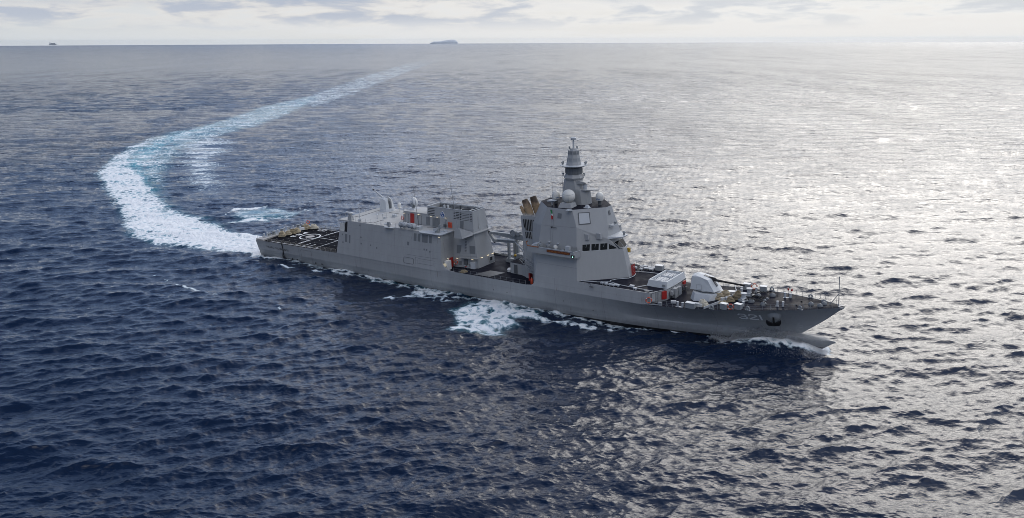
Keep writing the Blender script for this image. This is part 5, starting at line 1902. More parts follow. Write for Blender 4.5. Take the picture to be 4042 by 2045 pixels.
sp_ = part("sponson", m_, M['pale'])
m_ = MB()
m_.cyl((46.1, -7.4, 12.55), .25, .4, 10)
m_.box(45.7, 46.5, -7.7, -7.1, 12.9, 13.7, .1)
part("decoy_launcher", m_, M['fitting'], sp_)
# remote gun on its platform
m_ = MB()
m_.cyl((59.3, -6.3, 12.55), .5, .35, 12)
m_.box(58.9, 59.8, -6.75, -5.9, 12.9, 13.55, .08)
m_.box(59.5, 60.1, -6.2, -5.6, 13.4, 14.2, .06)
rg_ = part("remote_gun", m_, M['fitting'])
m_ = MB()
m_.tube([(59.2, -6.5, 13.65), (58.3, -6.7, 13.72), (57.0, -7.0, 13.65)], .11, 8, r2=.05)
part("gun_barrel", m_, M['dark'], rg_)
m_ = MB()
m_.box(58.7, 59.5, -6.9, -6.6, 13.0, 13.5)
part("ammunition_box", m_, M['pale'], rg_)
m_ = MB()
m_.cyl((60.5, -5.0, 12.55), .42, .35, 14)
part("deck_stool", m_, M['pale'])
m_ = MB()
m_.box(53.2, 54.4, -6.6, -5.4, 12.5, 13.3)
wb = part("antenna_base", m_, M['pale'])
m_ = MB()
m_.tube([(53.8, -6.0, 13.3), (52.9, -6.0, 22.6)], .06, 6, r2=.02)
part("whip_antenna", m_, M['dark'], wb)
m_ = MB()
m_.prism([(63.2, -5.6, 11.6), (65.2, -5.3, 11.6), (66.6, -3.0, 12.1), (62.9, -3.0, 11.9)], [(63.4, -5.4, 13.6), (64.7, -5.2, 13.6), (66.2, -3.0, 12.7), (63.0, -3.0, 13.2)])
wb2 = part("antenna_base", m_, M['grey'])
m_ = MB()
m_.tube([(64.1, -5.2, 13.6), (62.6, -5.2, 24.4)], .08, 6, r2=.025)
part("whip_antenna", m_, M['fitting'], wb2)
for x, y, z in ((66.3, -.6, 12.9), (66.4, 2.3, 12.6)):
    m_ = MB()
    m_.tube([(x, y, z), (x - .3, y, z + 7.5)], .035, 5, r2=.015)
    m_.cyl((x, y, z), .14, .6, 8)
    part("whip_antenna", m_, M['pale'])

# deckhouse wall: doors, red panel, lamps
DY = lambda z: -2.62 + (z - 12.5) * (.24 / 2.68)
def dh_box(name, x0, x1, z0, z1, mat, t=.06, par=None):
    m_ = MB()
    m_.hexa([(x0, DY(z0) - t, z0), (x1, DY(z0) - t, z0), (x1, DY(z0) + .02, z0), (x0, DY(z0) + .02, z0)], [(x0, DY(z1) - t, z1), (x1, DY(z1) - t, z1), (x1, DY(z1) + .02, z1), (x0, DY(z1) + .02, z1)])
    return part(name, m_, M[mat], par or deckhouse)
dh_box("fire_panel", 48.35, 49.45, 12.6, 14.9, 'red', .12)
for x in (46.9, 50.75):
    d_ = dh_box("deckhouse_door", x, x + .85, 12.7, 14.55, 'grey', .05)
    dh_box("door_frame", x - .08, x + .93, 12.65, 14.62, 'dark', .03, d_)
dh_box("vent_grille", 53.0, 53.95, 12.8, 14.6, 'mesh', .03, deckhouse)
dh_box("vent_grille", 54.8, 55.75, 12.6, 14.6, 'mesh', .03, funnel)
dh_box("vent_grille", 55.85, 56.8, 12.6, 14.6, 'mesh', .03, funnel)
dh_box("vent_grille", 62.6, 63.5, 12.7, 14.7, 'mesh', .03, funnel)
def flood(x, y, z, dx=.3, dy=0.0):
    m_ = MB()
    m_.box(x - .28, x + .28, y - .12, y + .12, z, z + .10)
    m_.tube([(x, y, z + .05), (x, y + .3, z + .15)], .04, 5)
    f_ = part("floodlight", m_, M['fitting'])
    m_ = MB()
    m_.box(x - .20, x + .20, y - .14, y + .06, z - .08, z - .005)
    part("lamp_tube", m_, M['lamp'], f_)
for x, z in ((46.6, 14.85), (51.0, 15.0), (54.6, 14.95), (56.4, 14.95), (58.8, 15.0)):
    flood(x, DY(min(z, 15.1)) - .3, z)
flood(60.9, -7.7, 12.1)
flood(59.0, -1.6, 16.75)
m_ = MB()
for k in range(4):
    m_.cyl((59.5 + k * .28, FY(13.3) - .2, 12.9), .10, 1.2, 8)
part("fire_extinguisher_rack", m_, M['orange'], funnel)
m_ = MB()
m_.tube([(58.6, FY(13.6) - .2, 12.5), (58.6, FY(13.6) - .2, 14.3), (59.1, FY(13.6) - .2, 14.4)], .04, 5)
m_.box(58.2, 58.8, FY(13) - .35, FY(13) - .05, 12.9, 13.5)
part("hydrant", m_, M['dark'], funnel)

# ------------------------------------------------------------------ boat deck
ZB = 4.72
LY = lambda x: np.interp(x, [62.0, 67.4], [-4.15, -2.95])
LZ = lambda x, z: (LY(x) + (z - 4.66) / 7.6 * (.4 if x > 65 else .8))
def low_flood(x, z):
    flood(x, LZ(x, z) - .25, z)
for x in (62.6, 66.2):
    low_flood(x, 6.75)
for y in (-1.6, .6, 2.3):
    m_ = MB()
    m_.box(67.25, 67.5, y - .25, y + .25, 6.95, 7.06)
    f_ = part("floodlight", m_, M['fitting'])
    m_ = MB()
    m_.box(67.28, 67.56, y - .22, y + .22, 6.84, 6.945)
    part("lamp_tube", m_, M['lamp'], f_)
flood(61.9, -6.3, 7.1)
m_ = MB()
m_.box(61.46, 61.66, -5.5, -4.4, 4.75, 6.9)
part("fire_panel", m_, M['red'])
m_ = MB()
m_.box(61.5, 62.3, -7.2, -5.8, 4.7, 6.7, .03)
part("white_cabinet", m_, M['white'])
m_ = MB()
m_.cyl((61.6, -7.4, 5.9), .32, .4, 14, (.9, -.2, 0))
part("work_light", m_, simple("work_light_glass", (.8, .72, .5), .4, 0, (1, .85, .6, .15)))
# gallery and gear on the funnel's lower side
m_ = MB()
m_.prism([(63.4, LY(63.4) + .1, 7.0), (67.6, LY(67.4) + .1, 7.0), (67.6, LY(67.4) - .75, 7.0), (63.6, LY(63.4) - .75, 7.0)], [(63.4, LY(63.4) + .1, 7.1), (67.6, LY(67.4) + .1, 7.1), (67.6, LY(67.4) - .75, 7.1), (63.6, LY(63.4) - .75, 7.1)])
gal = part("side_gallery", m_, M['grey'])
m_ = MB()
for z in (7.6, 8.15):
    m_.tube([(63.6, LY(63.4) - .72, z), (67.6, LY(67.4) - .72, z)], .03, 5)
for x in (63.6, 64.9, 66.2, 67.5):
    m_.tube([(x, LY(min(x, 67.4)) - .72, 7.1), (x, LY(min(x, 67.4)) - .72, 8.15)], .03, 5)
part("gallery_rail", m_, M['fitting'], gal)
m_ = MB()
for k in range(9):
    z = 8.2 + k * .33
    m_.tube([(64.2, LZ(64.4, z) - .15, z), (64.65, LZ(64.4, z) - .15, z)], .06, 5)
part("rung_ladder", m_, M['dark'], funnel)
def low_box(name, x0, x1, z0, z1, mat, t=.05):
    m_ = MB()
    q = lambda x, z: LZ(x, z)
    m_.hexa([(x0, q(x0, z0) - t, z0), (x1, q(x1, z0) - t, z0), (x1, q(x1, z0) + .05, z0), (x0, q(x0, z0) + .05, z0)], [(x0, q(x0, z1) - t, z1), (x1, q(x1, z1) - t, z1), (x1, q(x1, z1) + .05, z1), (x0, q(x0, z1) + .05, z1)])
    return part(name, m_, M[mat], funnel)
low_box("vent_grille", 62.25, 63.3, 7.7, 9.5, 'mesh', -.0)
low_box("vent_grille", 65.4, 66.6, 7.9, 9.6, 'mesh', .02)
low_box("valve_box", 62.9, 63.5, 5.2, 6.2, 'mesh', .05)
low_box("pipe_manifold", 64.1, 64.9, 5.4, 6.6, 'dark', .3)
low_box("pump_cabinet", 66.0, 67.0, 4.75, 6.2, 'pale', .7)
low_box("pump_cabinet", 65.1, 65.7, 4.75, 5.5, 'fitting', .6)
m_ = MB()
m_.tube([(64.6, -4.2, 5.0), (66.0, -3.9, 5.0)], .14, 8)
m_.ball((64.7, -4.2, 5.3), .22, 8, 6)
part("pipe_run", m_, M['fitting'])
m_ = MB()
m_.ball((64.9, -4.15, 5.1), .18, 8, 6)
part("red_valve", m_, M['red'])
m_ = MB()
m_.box(67.35, 67.6, 1.0, 2.6, 5.2, 6.4)
part("hose_cabinet", m_, M['grey'])
m_ = MB()
m_.box(67.6, 67.72, 1.1, 1.7, 5.6, 6.3)
part("cabinet_opening", m_, M['void'])
m_ = MB()
m_.add([(69.2, -6.9, 4.765), (73.2, -6.7, 4.765), (74.4, -2.8, 4.785), (70.6, -3.0, 4.785)], [(0, 1, 2, 3)])
part("deck_hatch_cover", m_, M['dark'])
# equipment house under the crane
m_ = MB()
m_.plan([(75.4, -2.25), (78.3, -2.4), (80.4, -3.3), (80.4, 3.3), (75.4, 2.2)], 4.66, 7.12)
eh = part("equipment_house", m_, M['grey'])
m_ = MB()
m_.plan([(75.35, -2.3), (78.3, -2.45), (80.4, -3.35), (80.4, 3.35), (75.35, 2.25)], 7.12, 7.18)
part("house_roof", m_, M['deck'], eh)
m_ = MB()
m_.box(76.45, 77.25, -2.45, -2.28, 4.85, 6.75)
part("house_door", m_, M['dark'], eh)
# crane
m_ = MB()
m_.lathe((77.3, 1.0, 7.18), [(.85, 0), (.85, .8), (.65, 1.0), (.6, 4.6), (.75, 4.7), (.75, 5.2)], 16)
crane = part("deck_crane", m_, M['fitting'], smooth=True)
m_ = MB()
m_.prism([(77.6, .65, 11.2), (77.6, .65, 12.5), (73.5, .75, 12.3), (67.6, 1.4, 12.0), (67.2, 1.4, 11.6), (73.5, .75, 11.2)], [(77.6, 1.35, 11.2), (77.6, 1.35, 12.5), (73.5, 1.35, 12.3), (67.6, 1.9, 12.0), (67.2, 1.9, 11.6), (73.5, 1.35, 11.2)])
part("crane_boom", m_, M['fitting'], crane)
m_ = MB()
m_.prism([(75.6, .3, 10.6), (75.2, .3, 11.2), (69.0, 1.0, 10.5), (67.4, 1.3, 11.8), (67.1, 1.3, 11.6), (68.6, 1.0, 9.9)], [(75.6, .9, 10.6), (75.2, .9, 11.2), (69.0, 1.7, 10.5), (67.4, 1.9, 11.8), (67.1, 1.9, 11.6), (68.6, 1.7, 9.9)])
part("crane_jib", m_, M['fitting'], crane)
m_ = MB()
m_.tube([(77.3, .4, 8.8), (74.4, .5, 11.3)], .22, 10)
m_.tube([(75.2, .2, 11.2), (70.0, .7, 10.75)], .2, 10)
part("crane_ram", m_, M['pale'], crane, smooth=True)
m_ = MB()
m_.cyl((74.6, .2, 12.7), .62, .9, 18, (0, 1, 0))
m_.torus((74.6, .15, 12.7), .66, .08, 20, 6, (0, 1, 0))
m_.box(74.0, 76.0, .3, 1.4, 12.3, 13.0)
part("crane_winch", m_, M['fitting'], crane)
m_ = MB()
m_.ball((68.8, 1.35, 10.0), .35, 10, 8)
m_.ball((67.3, 1.65, 11.8), .3, 10, 8)
part("crane_sheave", m_, M['black'], crane)
m_ = MB()
m_.tube([(75.0, .2, 9.2), (75.0, .2, 8.2)], .03, 4)
m_.ball((75.0, .2, 7.9), .3, 10, 8)
part("crane_hook", m_, M['yellow'], crane)
# boat davit frame beyond
m_ = MB()
for x in (70.2, 71.8, 72.6):
    m_.box(x - .22, x + .22, 4.3, 4.9, 4.7, 9.6)
m_.box(69.9, 72.9, 4.3, 4.9, 9.5, 9.9)
m_.box(69.7, 73.2, 4.1, 5.1, 4.7, 5.6)
m_.box(73.2, 75.6, 3.0, 4.6, 4.7, 7.3)
part("boat_davit", m_, M['fitting'])
# stairs beside the tower
m_ = MB()
m_.box(82.6, 84.6, -6.3, -5.0, 6.9, 7.0)
for a, b in (((80.6, -5.8, 9.4), (83.4, -5.9, 7.0)), ((82.0, -6.3, 9.9), (84.4, -6.4, 8.4))):
    for dy_ in (-.35, .35):
        m_.tube([(a[0], a[1] + dy_, a[2]), (b[0], b[1] + dy_, b[2])], .06, 5)
        m_.tube([(a[0], a[1] + dy_, a[2] + .95), (b[0], b[1] + dy_, b[2] + .95)], .03, 5)
    for k in range(7):
        p = Vector(a).lerp(Vector(b), k / 6)
        m_.box(p.x - .12, p.x + .12, p.y - .35, p.y + .35, p.z - .02, p.z + .02)
for x in (82.6, 83.6, 84.6):
    for y in (-6.3,):
        m_.tube([(x, y, 7.0), (x, y, 8.0)], .03, 5)
for z in (7.5, 8.0):
    m_.tube([(82.6, -6.3, z), (84.6, -6.3, z)], .03, 5)
    m_.tube([(82.6, -6.3, z), (82.6, -5.0, z)], .03, 5)
part("stair", m_, M['fitting'], tower)
m_ = MB()
m_.box(82.3, 82.6, -5.6, -4.6, 5.0, 6.6)
part("fire_panel", m_, M['red'])
m_ = MB()
m_.tube([(79.8, -2.7, 4.78), (82.0, -3.9, 4.78), (84.8, -7.4, 4.78)], .05, 5)
part("deck_hose", m_, M['pale'])
# lamp over the side by the bridge and its tackle
m_ = MB()
m_.tube([(97.6, -7.9, 7.45), (98.4, -8.2, 7.5), (98.5, -8.35, 7.1)], .06, 5)
m_.box(98.2, 98.9, -8.45, -8.2, 6.9, 7.05)
part("side_lamp", m_, M['dark'])
m_ = MB()
m_.box(101.25, 101.8, .95, 1.35, 11.9, 12.7)
part("bow_bell", m_, M['yellow'], tower)


# ================================================================== loose things
def place(o, x, y, z, a=0.0):
    o.matrix_world = SHIP @ Matrix.Translation((x, y, z)) @ Matrix.Rotation(a, 4, 'Z')
    return o


rng_ = random.Random(5)
def coil_mb(r, h, seed, flat=False):
    rn = random.Random(seed)
    m_ = MB()
    n_ = 13
    for i in range(n_):
        t_ = i / (n_ - 1)
        R0 = r * (1 - .55 * t_ ** 1.5) * rn.uniform(.86, 1.08)
        z = h * t_ * rn.uniform(.85, 1.05) + .05
        cx, cy = rn.uniform(-.12, .12) * r, rn.uniform(-.12, .12) * r
        tx, ty = rn.uniform(-.28, .28), rn.uniform(-.28, .28)
        ph = rn.uniform(0, 6)
        pts = []
        for k in range(18):
            a = 2 * math.pi * k / 18
            rr_ = R0 * (1 + .10 * math.sin(3 * a + ph) + rn.uniform(-.05, .05))
            pts.append((cx + rr_ * math.cos(a), cy + rr_ * math.sin(a), max(.05, z + rr_ * (tx * math.cos(a) + ty * math.sin(a)) * .5)))
        m_.tube(pts, .075, 5, closed=True)
    for i in range(9):      # bights thrown over the heap
        a = rn.uniform(0, 6.28)
        b = a + rn.uniform(1.8, 3.4)
        pts = []
        for k in range(9):
            q = k / 8
            aa = a + (b - a) * q
            rad_ = r * (1.02 - .75 * math.sin(math.pi * q))
            pts.append((rad_ * math.cos(aa), rad_ * math.sin(aa), .06 + h * 1.06 * math.sin(math.pi * q)))
        m_.tube(pts, .07, 5)
    m_.lathe((0, 0, 0), [(r * .9, 0), (r * .8, h * .5), (r * .45, h * .9), (.02, h * .97)], 12)
    return m_


COILS = [  # x, y, z, radius, height, material, label
    (4.35, -3.15, 4.45, .95, 1.15, 'rope', "tall heap of coiled hemp rope nearest the starboard rail on the aft deck", 'aft'),
    (4.55, -1.35, 4.5, .85, .85, 'rope', "low coil of rope nearest the painted letter S on the aft deck", 'aft'),
    (4.35, .25, 4.5, .95, 1.0, 'rope3', "brownish rope heap beside the painted letter B on the aft deck", 'aft'),
    (4.3, 1.75, 4.5, .9, .95, 'rope', "rope heap beside the painted letter P, short of the white chest", 'aft'),
    (3.6, 5.4, 4.45, 1.0, 1.15, 'rope', "rope heap with an orange life ring behind it on the aft deck", 'aft'),
    (5.1, 6.9, 4.42, 1.0, .95, 'rope2', "pale rope heap at the port edge of the flight deck", 'aft'),
    (121.25, -1.1, 6.15, .85, .95, 'rope', "rope coil against the gun's base just behind the breakwater", 'bow'),
    (121.75, .35, 6.2, .95, 1.1, 'rope', "large rope heap behind the point of the breakwater", 'bow'),
    (124.35, -.2, 6.42, 1.0, 1.3, 'rope3', "dark tangled rope heap ahead of the breakwater beside the capstans", 'bow'),
    (123.55, -1.9, 6.3, .75, .75, 'rope3', "small rope coil leaning on the front of the breakwater", 'bow'),
    (122.6, -3.0, 6.15, .9, .35, 'rope', "flattened rope coil lying by a double bollard ahead of the breakwater", 'bow'),
    (119.75, -5.2, 5.9, .85, .95, 'rope2', "pale rope coil beside the white chest next to the big gun", 'bow'),
    (66.2, -6.6, 4.72, .7, .4, 'rope3', "flat brown rope bundle lying by the boat deck rail", 'mid')]
for i, (x, y, z, r, h, mt, lab, g) in enumerate(COILS):
    o = coil_mb(r, h, 40 + i).build("rope_coil", M[mt], None, smooth=True)
    place(o, x, y, z, i * .7)
    tag(o, lab, "rope", {'aft': "rope heaps along the aft deck", 'bow': "rope heaps round the breakwater", 'mid': "rope on the boat deck"}[g])


def thing(name, label, cat, group=None):
    o = bpy.data.objects.new(name, None)
    COL.objects.link(o)
    return tag(o, label, cat, group)


def chest(x, y, z, a, L, W, H, lab, g=None, mt='white'):
    t_ = thing("storage_chest", lab, "chest", g)
    m_ = MB()
    m_.box(-L / 2, L / 2, -W / 2, W / 2, 0, H * .8)
    m_.build("chest_body", M[mt], t_, bevel=.02)
    m_ = MB()
    m_.box(-L / 2 - .04, L / 2 + .04, -W / 2 - .04, W / 2 + .04, H * .8, H, .02)
    m_.build("chest_lid", M[mt], t_, bevel=.02)
    place(t_, x, y, z, a)


chest(3.75, 3.9, 4.45, 1.2, 1.25, .6, .62, "white chest between rope heaps near the flight deck letters", "white chests on deck")
chest(119.3, -5.9, 5.82, .1, 1.3, .7, .62, "white chest beside pale rope left of the breakwater end", "white chests on deck")
chest(122.2, 2.6, 6.2, .3, 1.5, .9, .55, "white chest tucked behind the breakwater's point by the rope heap", "white chests on deck")
chest(114.2, -5.5, 5.5, .4, .9, .55, .45, "small pale box on the deck just ahead of the step wall's red panel", "white chests on deck", 'pale')


def locker(x, y, z, a, L, W, H, lab):
    t_ = thing("deck_locker", lab, "locker", "grey deck lockers on the foredeck")
    m_ = MB()
    m_.box(-L / 2, L / 2, -W / 2, W / 2, 0, H)
    m_.build("locker_body", M['fitting'], t_, bevel=.03)
    m_ = MB()
    m_.box(-L / 2 - .03, L / 2 + .03, -W / 2 - .03, W / 2 + .03, H, H + .07)
    m_.build("locker_lid", M['white'], t_)
    place(t_, x, y, z, a)


locker(118.3, -7.1, 5.72, -.04, 1.75, .9, 1.0, "longest grey locker with white lid, below the big gun")
locker(124.2, -6.35, 6.3, -.1, 1.2, .85, 1.05, "grey locker just left of the life ring at the bow rail")
locker(126.6, -5.75, 6.48, -.15, 1.15, .85, 1.0, "grey locker just right of the life ring, above the numerals")
locker(123.6, 6.1, 6.25, .1, 1.3, .9, 1.15, "grey locker at the gun muzzle by the far rail")
locker(126.9, 5.6, 6.5, .15, 1.2, .9, 1.05, "far side grey locker between a double bollard and a round fairlead")
locker(105.6, 6.2, 7.41, .05, 1.5, 1.0, 1.0, "grey crate at the far rail behind the missile launcher")


def life_ring(x, y, z, yaw, lab, pitch=0.0, r=.38):
    t_ = thing("life_ring", lab, "life ring", "orange life rings round the ship")
    m_ = MB()
    m_.torus((0, 0, 0), r, .10, 22, 8, (1, 0, 0))
    m_.build("ring_body", M['orange'], t_, smooth=True)
    m_ = MB()
    for k in range(4):
        a = math.pi / 4 + k * math.pi / 2
        p = Vector((0, r * math.cos(a), r * math.sin(a)))
        d = Vector((0, -math.sin(a), math.cos(a)))
        m_.tube([p - d * .06, p + d * .06], .112, 8)
    m_.build("reflective_band", M['white'], t_, smooth=True)
    t_.matrix_world = SHIP @ Matrix.Translation((x, y, z)) @ Matrix.Rotation(yaw, 4, 'Z') @ Matrix.Rotation(pitch, 4, 'Y')


life_ring(3.2, 6.6, 5.9, -.9, "orange life ring standing behind rope heaps at the stern", r=.42)
life_ring(46.0, -2.75, 13.6, -1.9, "orange life ring on the rounded end of the roof deckhouse beside the raft canisters", r=.45)
life_ring(62.4, -4.45, 5.9, -1.3, "orange life ring beside the red panel below the funnel", r=.45)
life_ring(110.4, -7.85, 6.1, -1.0, "orange life ring hung at the corner of the step wall by a door", r=.5)
life_ring(125.4, -6.35, 6.95, -1.2, "orange life ring between two grey lockers at the near bow rail", r=.46)
life_ring(124.9, 6.35, 7.0, -1.0, "orange life ring at the far bow rail beyond the gun barrel", r=.5)

# life raft canisters on their cradles
for i, (x, lab) in enumerate(((50.1, "left life raft canister of the pair on the roof edge"), (52.55, "right life raft canister of the pair on the roof edge, beside the aerial base"))):
    t_ = thing("life_raft", lab, "life raft", "life raft canisters on the roof edge")
    m_ = MB()
    m_.lathe((-1.05, 0, 0), [(.05, 0), (.4, .02), (.56, .14), (.58, .3), (.58, 1.8), (.56, 1.96), (.4, 2.08), (.05, 2.1)], 20, (1, 0, 0))
    m_.build("raft_canister", M['pale'], t_, smooth=True)
    for q in (-.72, -.36, 0, .36, .72):
        m_ = MB()
        m_.torus((q, 0, 0), .59, .035, 20, 5, (1, 0, 0))
        m_.build("canister_strap", M['dark'], t_, smooth=True)
    place(t_, x, -6.95, 13.45, 0.02)
    m_ = MB()
    for q in (-.6, .6):
        m_.tube([(x + q - .15, -7.45, 12.55), (x + q, -6.95, 12.95), (x + q, -6.3, 12.55)], .06, 5)
    m_.tube([(x - .9, -7.45, 12.55), (x + .9, -7.45, 12.55)], .05, 5)
    part("raft_cradle", m_, M['fitting'])

# flag on its halyard
t_ = thing("flag", "small green, white and red flag hanging limp on the tower's side", "flag")
for k, (mt, z0, z1) in enumerate((('flaggreen', .35, 1.15), ('white', .0, .4), ('flagred', -.75, .05))):
    m_ = MB()
    vs, fs = [], []
    for i in range(7):
        z = z1 + (z0 - z1) * i / 6
        for j in range(5):
            u = j / 4
            vs.append((.15 * (1.15 - z) + u * .42 * (1 - .25 * abs(z)), .07 * math.sin(6 * u + 3 * z) - .05, z))
    for i in range(6):
        for j in range(4):
            fs.append((i * 5 + j, i * 5 + j + 1, i * 5 + j + 6, i * 5 + j + 5))
    m_.add(vs, fs)
    m_.build("flag_stripe", M[mt], t_, smooth=True)
place(t_, 88.45, -6.35, 19.4)

# hanging lines at the stern
t_ = thing("hanging_rope", "black rope hanging over the hull side beside the painted ship name", "rope")
m_ = MB()
yy = lambda x, z: hull_y(x, max(z, 2.0)) - .1
m_.tube([(10.2, -8.25, 4.9), (10.2, -8.42, 4.4), (10.2, yy(10.2, 3.4), 3.4), (10.1, yy(10, 2.4), 2.3), (9.75, yy(10, 2), 1.35), (9.7, yy(10, 2), .95), (10.0, yy(10, 2), .75)], .11, 6)
m_.tube([(10.1, yy(10, 2.4), 2.3), (10.15, yy(10, 2), 1.5), (10.45, yy(10, 2), .9), (11.2, yy(11, 2), .7)], .09, 6)
m_.tube([(9.8, yy(10, 2), 1.3), (10.4, yy(10, 2), .62), (11.0, yy(11, 2), .5)], .09, 6)
o = m_.build("rope_strand", M['black'], t_, smooth=True)
t_.matrix_world = SHIP

# white inflatable bundle on the boat deck
t_ = thing("bundle", "white lashed bundle standing against the equipment house on the boat deck", "bundle")
m_ = MB()
m_.lathe((0, 0, 0), [(.5, 0), (.6, .2), (.55, .5), (.3, .75), (.05, .8)], 14)
m_.build("bundle_cover", M['white'], t_, smooth=True)
m_ = MB()
m_.torus((0, 0, .35), .6, .04, 16, 5)
m_.build("bundle_strap", M['black'], t_)
place(t_, 74.6, -1.5, 4.75)

# orange bottle by the step of the boat deck
t_ = thing("gas_bottle", "orange gas bottle on the boat deck below the bridge wing", "gas bottle")
m_ = MB()
m_.lathe((0, 0, 0), [(.25, 0), (.27, .1), (.27, .95), (.15, 1.15), (.06, 1.3)], 12)
m_.build("bottle_body", M['orange'], t_, smooth=True)
m_ = MB()
m_.cyl((0, 0, 1.28), .09, .14, 8)
m_.build("bottle_valve", M['steel'], t_)
place(t_, 83.6, -6.4, 4.72)

# ================================================================== far away
def far(az_deg, d):
    a = R_(az_deg)
    return Vector((d * math.sin(a), d * math.cos(a), -d * d / (2 * EARTH_R)))


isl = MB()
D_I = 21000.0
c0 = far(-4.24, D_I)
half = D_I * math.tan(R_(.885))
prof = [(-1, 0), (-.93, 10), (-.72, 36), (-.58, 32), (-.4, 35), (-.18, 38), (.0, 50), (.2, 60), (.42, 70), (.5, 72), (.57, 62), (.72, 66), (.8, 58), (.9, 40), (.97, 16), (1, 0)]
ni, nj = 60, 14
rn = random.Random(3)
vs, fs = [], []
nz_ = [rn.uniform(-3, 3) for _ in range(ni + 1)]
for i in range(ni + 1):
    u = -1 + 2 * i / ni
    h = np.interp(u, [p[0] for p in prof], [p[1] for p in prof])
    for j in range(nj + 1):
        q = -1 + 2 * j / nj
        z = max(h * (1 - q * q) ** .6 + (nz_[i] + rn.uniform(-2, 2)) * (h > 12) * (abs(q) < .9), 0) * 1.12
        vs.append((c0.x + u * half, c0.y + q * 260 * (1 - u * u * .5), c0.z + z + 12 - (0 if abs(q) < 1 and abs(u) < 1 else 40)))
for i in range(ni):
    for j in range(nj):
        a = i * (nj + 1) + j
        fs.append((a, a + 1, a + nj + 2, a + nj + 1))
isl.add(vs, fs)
island = isl.build("island", paint("hazed_island_rock", (0.55, 0.57, 0.58), 0.9, .3, 0, 0)[0], None, smooth=True)  # rock colour lightened, putting distance haze into it
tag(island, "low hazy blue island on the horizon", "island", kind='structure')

t_ = thing("cargo_ship", "tiny distant cargo ship on the horizon at the far left", "cargo ship")
pos = far(-26.93, 17500)
m_ = MB()
m_.prism([(-52, -10, -2), (48, -10, -2), (56, 0, -2), (48, 10, -2), (-52, 10, -2)], [(-55, -11, 16), (52, -11, 16), (66, 0, 20), (52, 11, 16), (-55, 11, 16)])
m_.build("cargo_hull", M['pale'], t_)
m_ = MB()
m_.box(-48, -26, -10, 10, 16, 40, 1)
m_.box(-42, -36, -3, 3, 40, 50)
m_.build("cargo_deckhouse", M['white'], t_)
m_ = MB()
for x in (-12, 10, 32):
    m_.box(x - 9, x + 9, -9, 9, 16, 31)
m_.build("container_stack", M['fitting'], t_)
t_.location = pos + Vector((0, 0, 16))
t_.rotation_euler = (0, 0, .35)


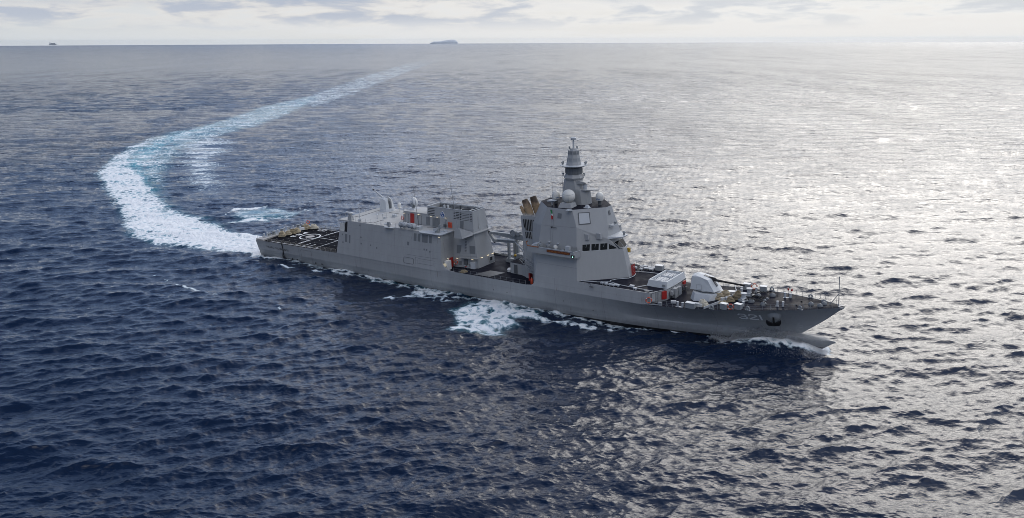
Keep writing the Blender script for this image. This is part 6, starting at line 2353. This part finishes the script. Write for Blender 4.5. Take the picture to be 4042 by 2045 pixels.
# ================================================================== bow spray
def build_spray():
    rg = np.random.default_rng(4)
    xs_ = np.linspace(118, 136, 60)
    hy = np.array([hull_y(x, 2.0) for x in xs_])
    def sheet(n):
        t_ = rg.random(n)
        x = 124.5 + 12.0 * t_
        top = np.interp(t_, [0, .08, .3, .6, .8, 1], [.3, 1.2, 2.0, 2.1, 1.7, .9])
        top = top * (1 + .22 * np.sin(x * 2.1) * np.sin(x * .83 + .7) + .10 * np.sin(x * 5.3))
        q = rg.random(n) ** .6
        z = .0 + top * q + rg.normal(size=n) * .10
        y = np.interp(np.minimum(x, 135.7), xs_, hy) - .12 - np.abs(rg.normal(size=n)) * (.35 + .9 * (1 - q))
        return np.stack([x, y, z], 1), .055
    def mist(n):
        t_ = rg.random(n) ** 1.3
        x = 134.3 + 6.0 * t_ + rg.normal(size=n) * .4
        y = -.9 * (1 - t_) + rg.normal(size=n) * (1.0 - .4 * t_)
        z = 1.65 - .1 * t_ + np.abs(rg.normal(size=n)) * .40 * (1.15 - t_)
        return np.stack([x, y, z], 1), .030
    def skirt(n):
        x = rg.uniform(121, 141, n)
        y = np.interp(np.minimum(x, 135.6), xs_, hy) - .5 - np.abs(rg.normal(size=n)) * 1.9 * np.clip((x - 119) / 8, 0, 1)
        z = -.35 + np.abs(rg.normal(size=n)) * .30
        return np.stack([x, y, z], 1), .05
    V = []
    for fn, n in ((sheet, 52000), (mist, 30000), (skirt, 30000)):
        p, size = fn(n)
        r = size * rg.uniform(.35, 1.0, n)
        d = rg.normal(size=(n, 4, 3))
        d /= np.linalg.norm(d, axis=2)[:, :, None]
        V.append((p[:, None, :] + d * r[:, None, None]).reshape(-1, 3))
    V = np.concatenate(V)
    nt = len(V) // 4
    # the churned sheet of water under the droplets
    ns, nc = 70, 9
    S = []
    for i in range(ns):
        t_ = i / (ns - 1)
        x = 124.0 + 12.2 * t_
        hgt = np.interp(t_, [0, .1, .3, .6, .85, 1], [.0, 1.0, 1.8, 2.0, 1.6, .7]) * (1 + .15 * math.sin(x * 2.1) * math.sin(x * .83 + .7))
        yh = float(np.interp(min(x, 135.7), xs_, hy))
        for j in range(nc):
            q = j / (nc - 1)
            S.append((x + rg.normal() * .07, yh + .05 - (1.9 * q ** 1.4) * min(1, .3 + t_) + rg.normal() * .05, -.5 + (hgt + .5) * (1 - q) ** 1.3 + rg.normal() * .06))
    off_ = len(V)
    V = np.concatenate([V, np.array(S)])
    st_ = []
    for i in range(ns - 1):
        for j in range(nc - 1):
            a_ = off_ + i * nc + j
            st_ += [(a_, a_ + nc, a_ + nc + 1), (a_, a_ + nc + 1, a_ + 1)]
    tri = (np.arange(nt) * 4)[:, None, None] + np.array([[0, 1, 2], [0, 2, 3], [0, 3, 1], [1, 3, 2]])[None]
    tri = np.concatenate([tri.reshape(-1, 3), np.array(st_)])
    me = bpy.data.meshes.new("bow_spray")
    me.vertices.add(len(V))
    me.vertices.foreach_set('co', V.astype(np.float32).ravel())
    me.loops.add(tri.size)
    me.loops.foreach_set('vertex_index', tri.astype(np.int32).ravel())
    me.polygons.add(len(tri))
    me.polygons.foreach_set('loop_start', np.arange(0, tri.size, 3, dtype=np.int32))
    me.update(calc_edges=True)
    mt_, t_s, o_s = new_mat("spray_water")
    df, tl, ms_ = t_s.node('ShaderNodeBsdfDiffuse'), t_s.node('ShaderNodeBsdfTranslucent'), t_s.node('ShaderNodeMixShader')
    df.inputs['Color'].default_value = tl.inputs['Color'].default_value = (.93, .94, .95, 1)
    ms_.inputs[0].default_value = .5
    t_s.l.new(df.outputs[0], ms_.inputs[1])
    t_s.l.new(tl.outputs[0], ms_.inputs[2])
    t_s.l.new(ms_.outputs[0], o_s.inputs[0])
    me.materials.append(mt_)
    o = bpy.data.objects.new("bow_spray", me)
    COL.objects.link(o)
    o.matrix_world = SHIP
    tag(o, "white spray thrown up along the warship's bow at the waterline", "spray", kind='stuff')


build_spray()


# ================================================================== haze
m_ = MB()
m_.box(-30000, 30000, -30000, 30000, -75, 82)
mt, t, o_ = new_mat("sea_haze")
pv = t.node('ShaderNodeVolumePrincipled')
pv.inputs['Color'].default_value = (0.58, 0.78, 1.0, 1)
pv.inputs['Density'].default_value = 7.0e-6
pv.inputs['Anisotropy'].default_value = 0.55
t.l.new(pv.outputs[0], o_.inputs['Volume'])
hz = m_.build("haze", mt, None)
tag(hz, "thin pale haze lying over the sea", "haze", kind='stuff')
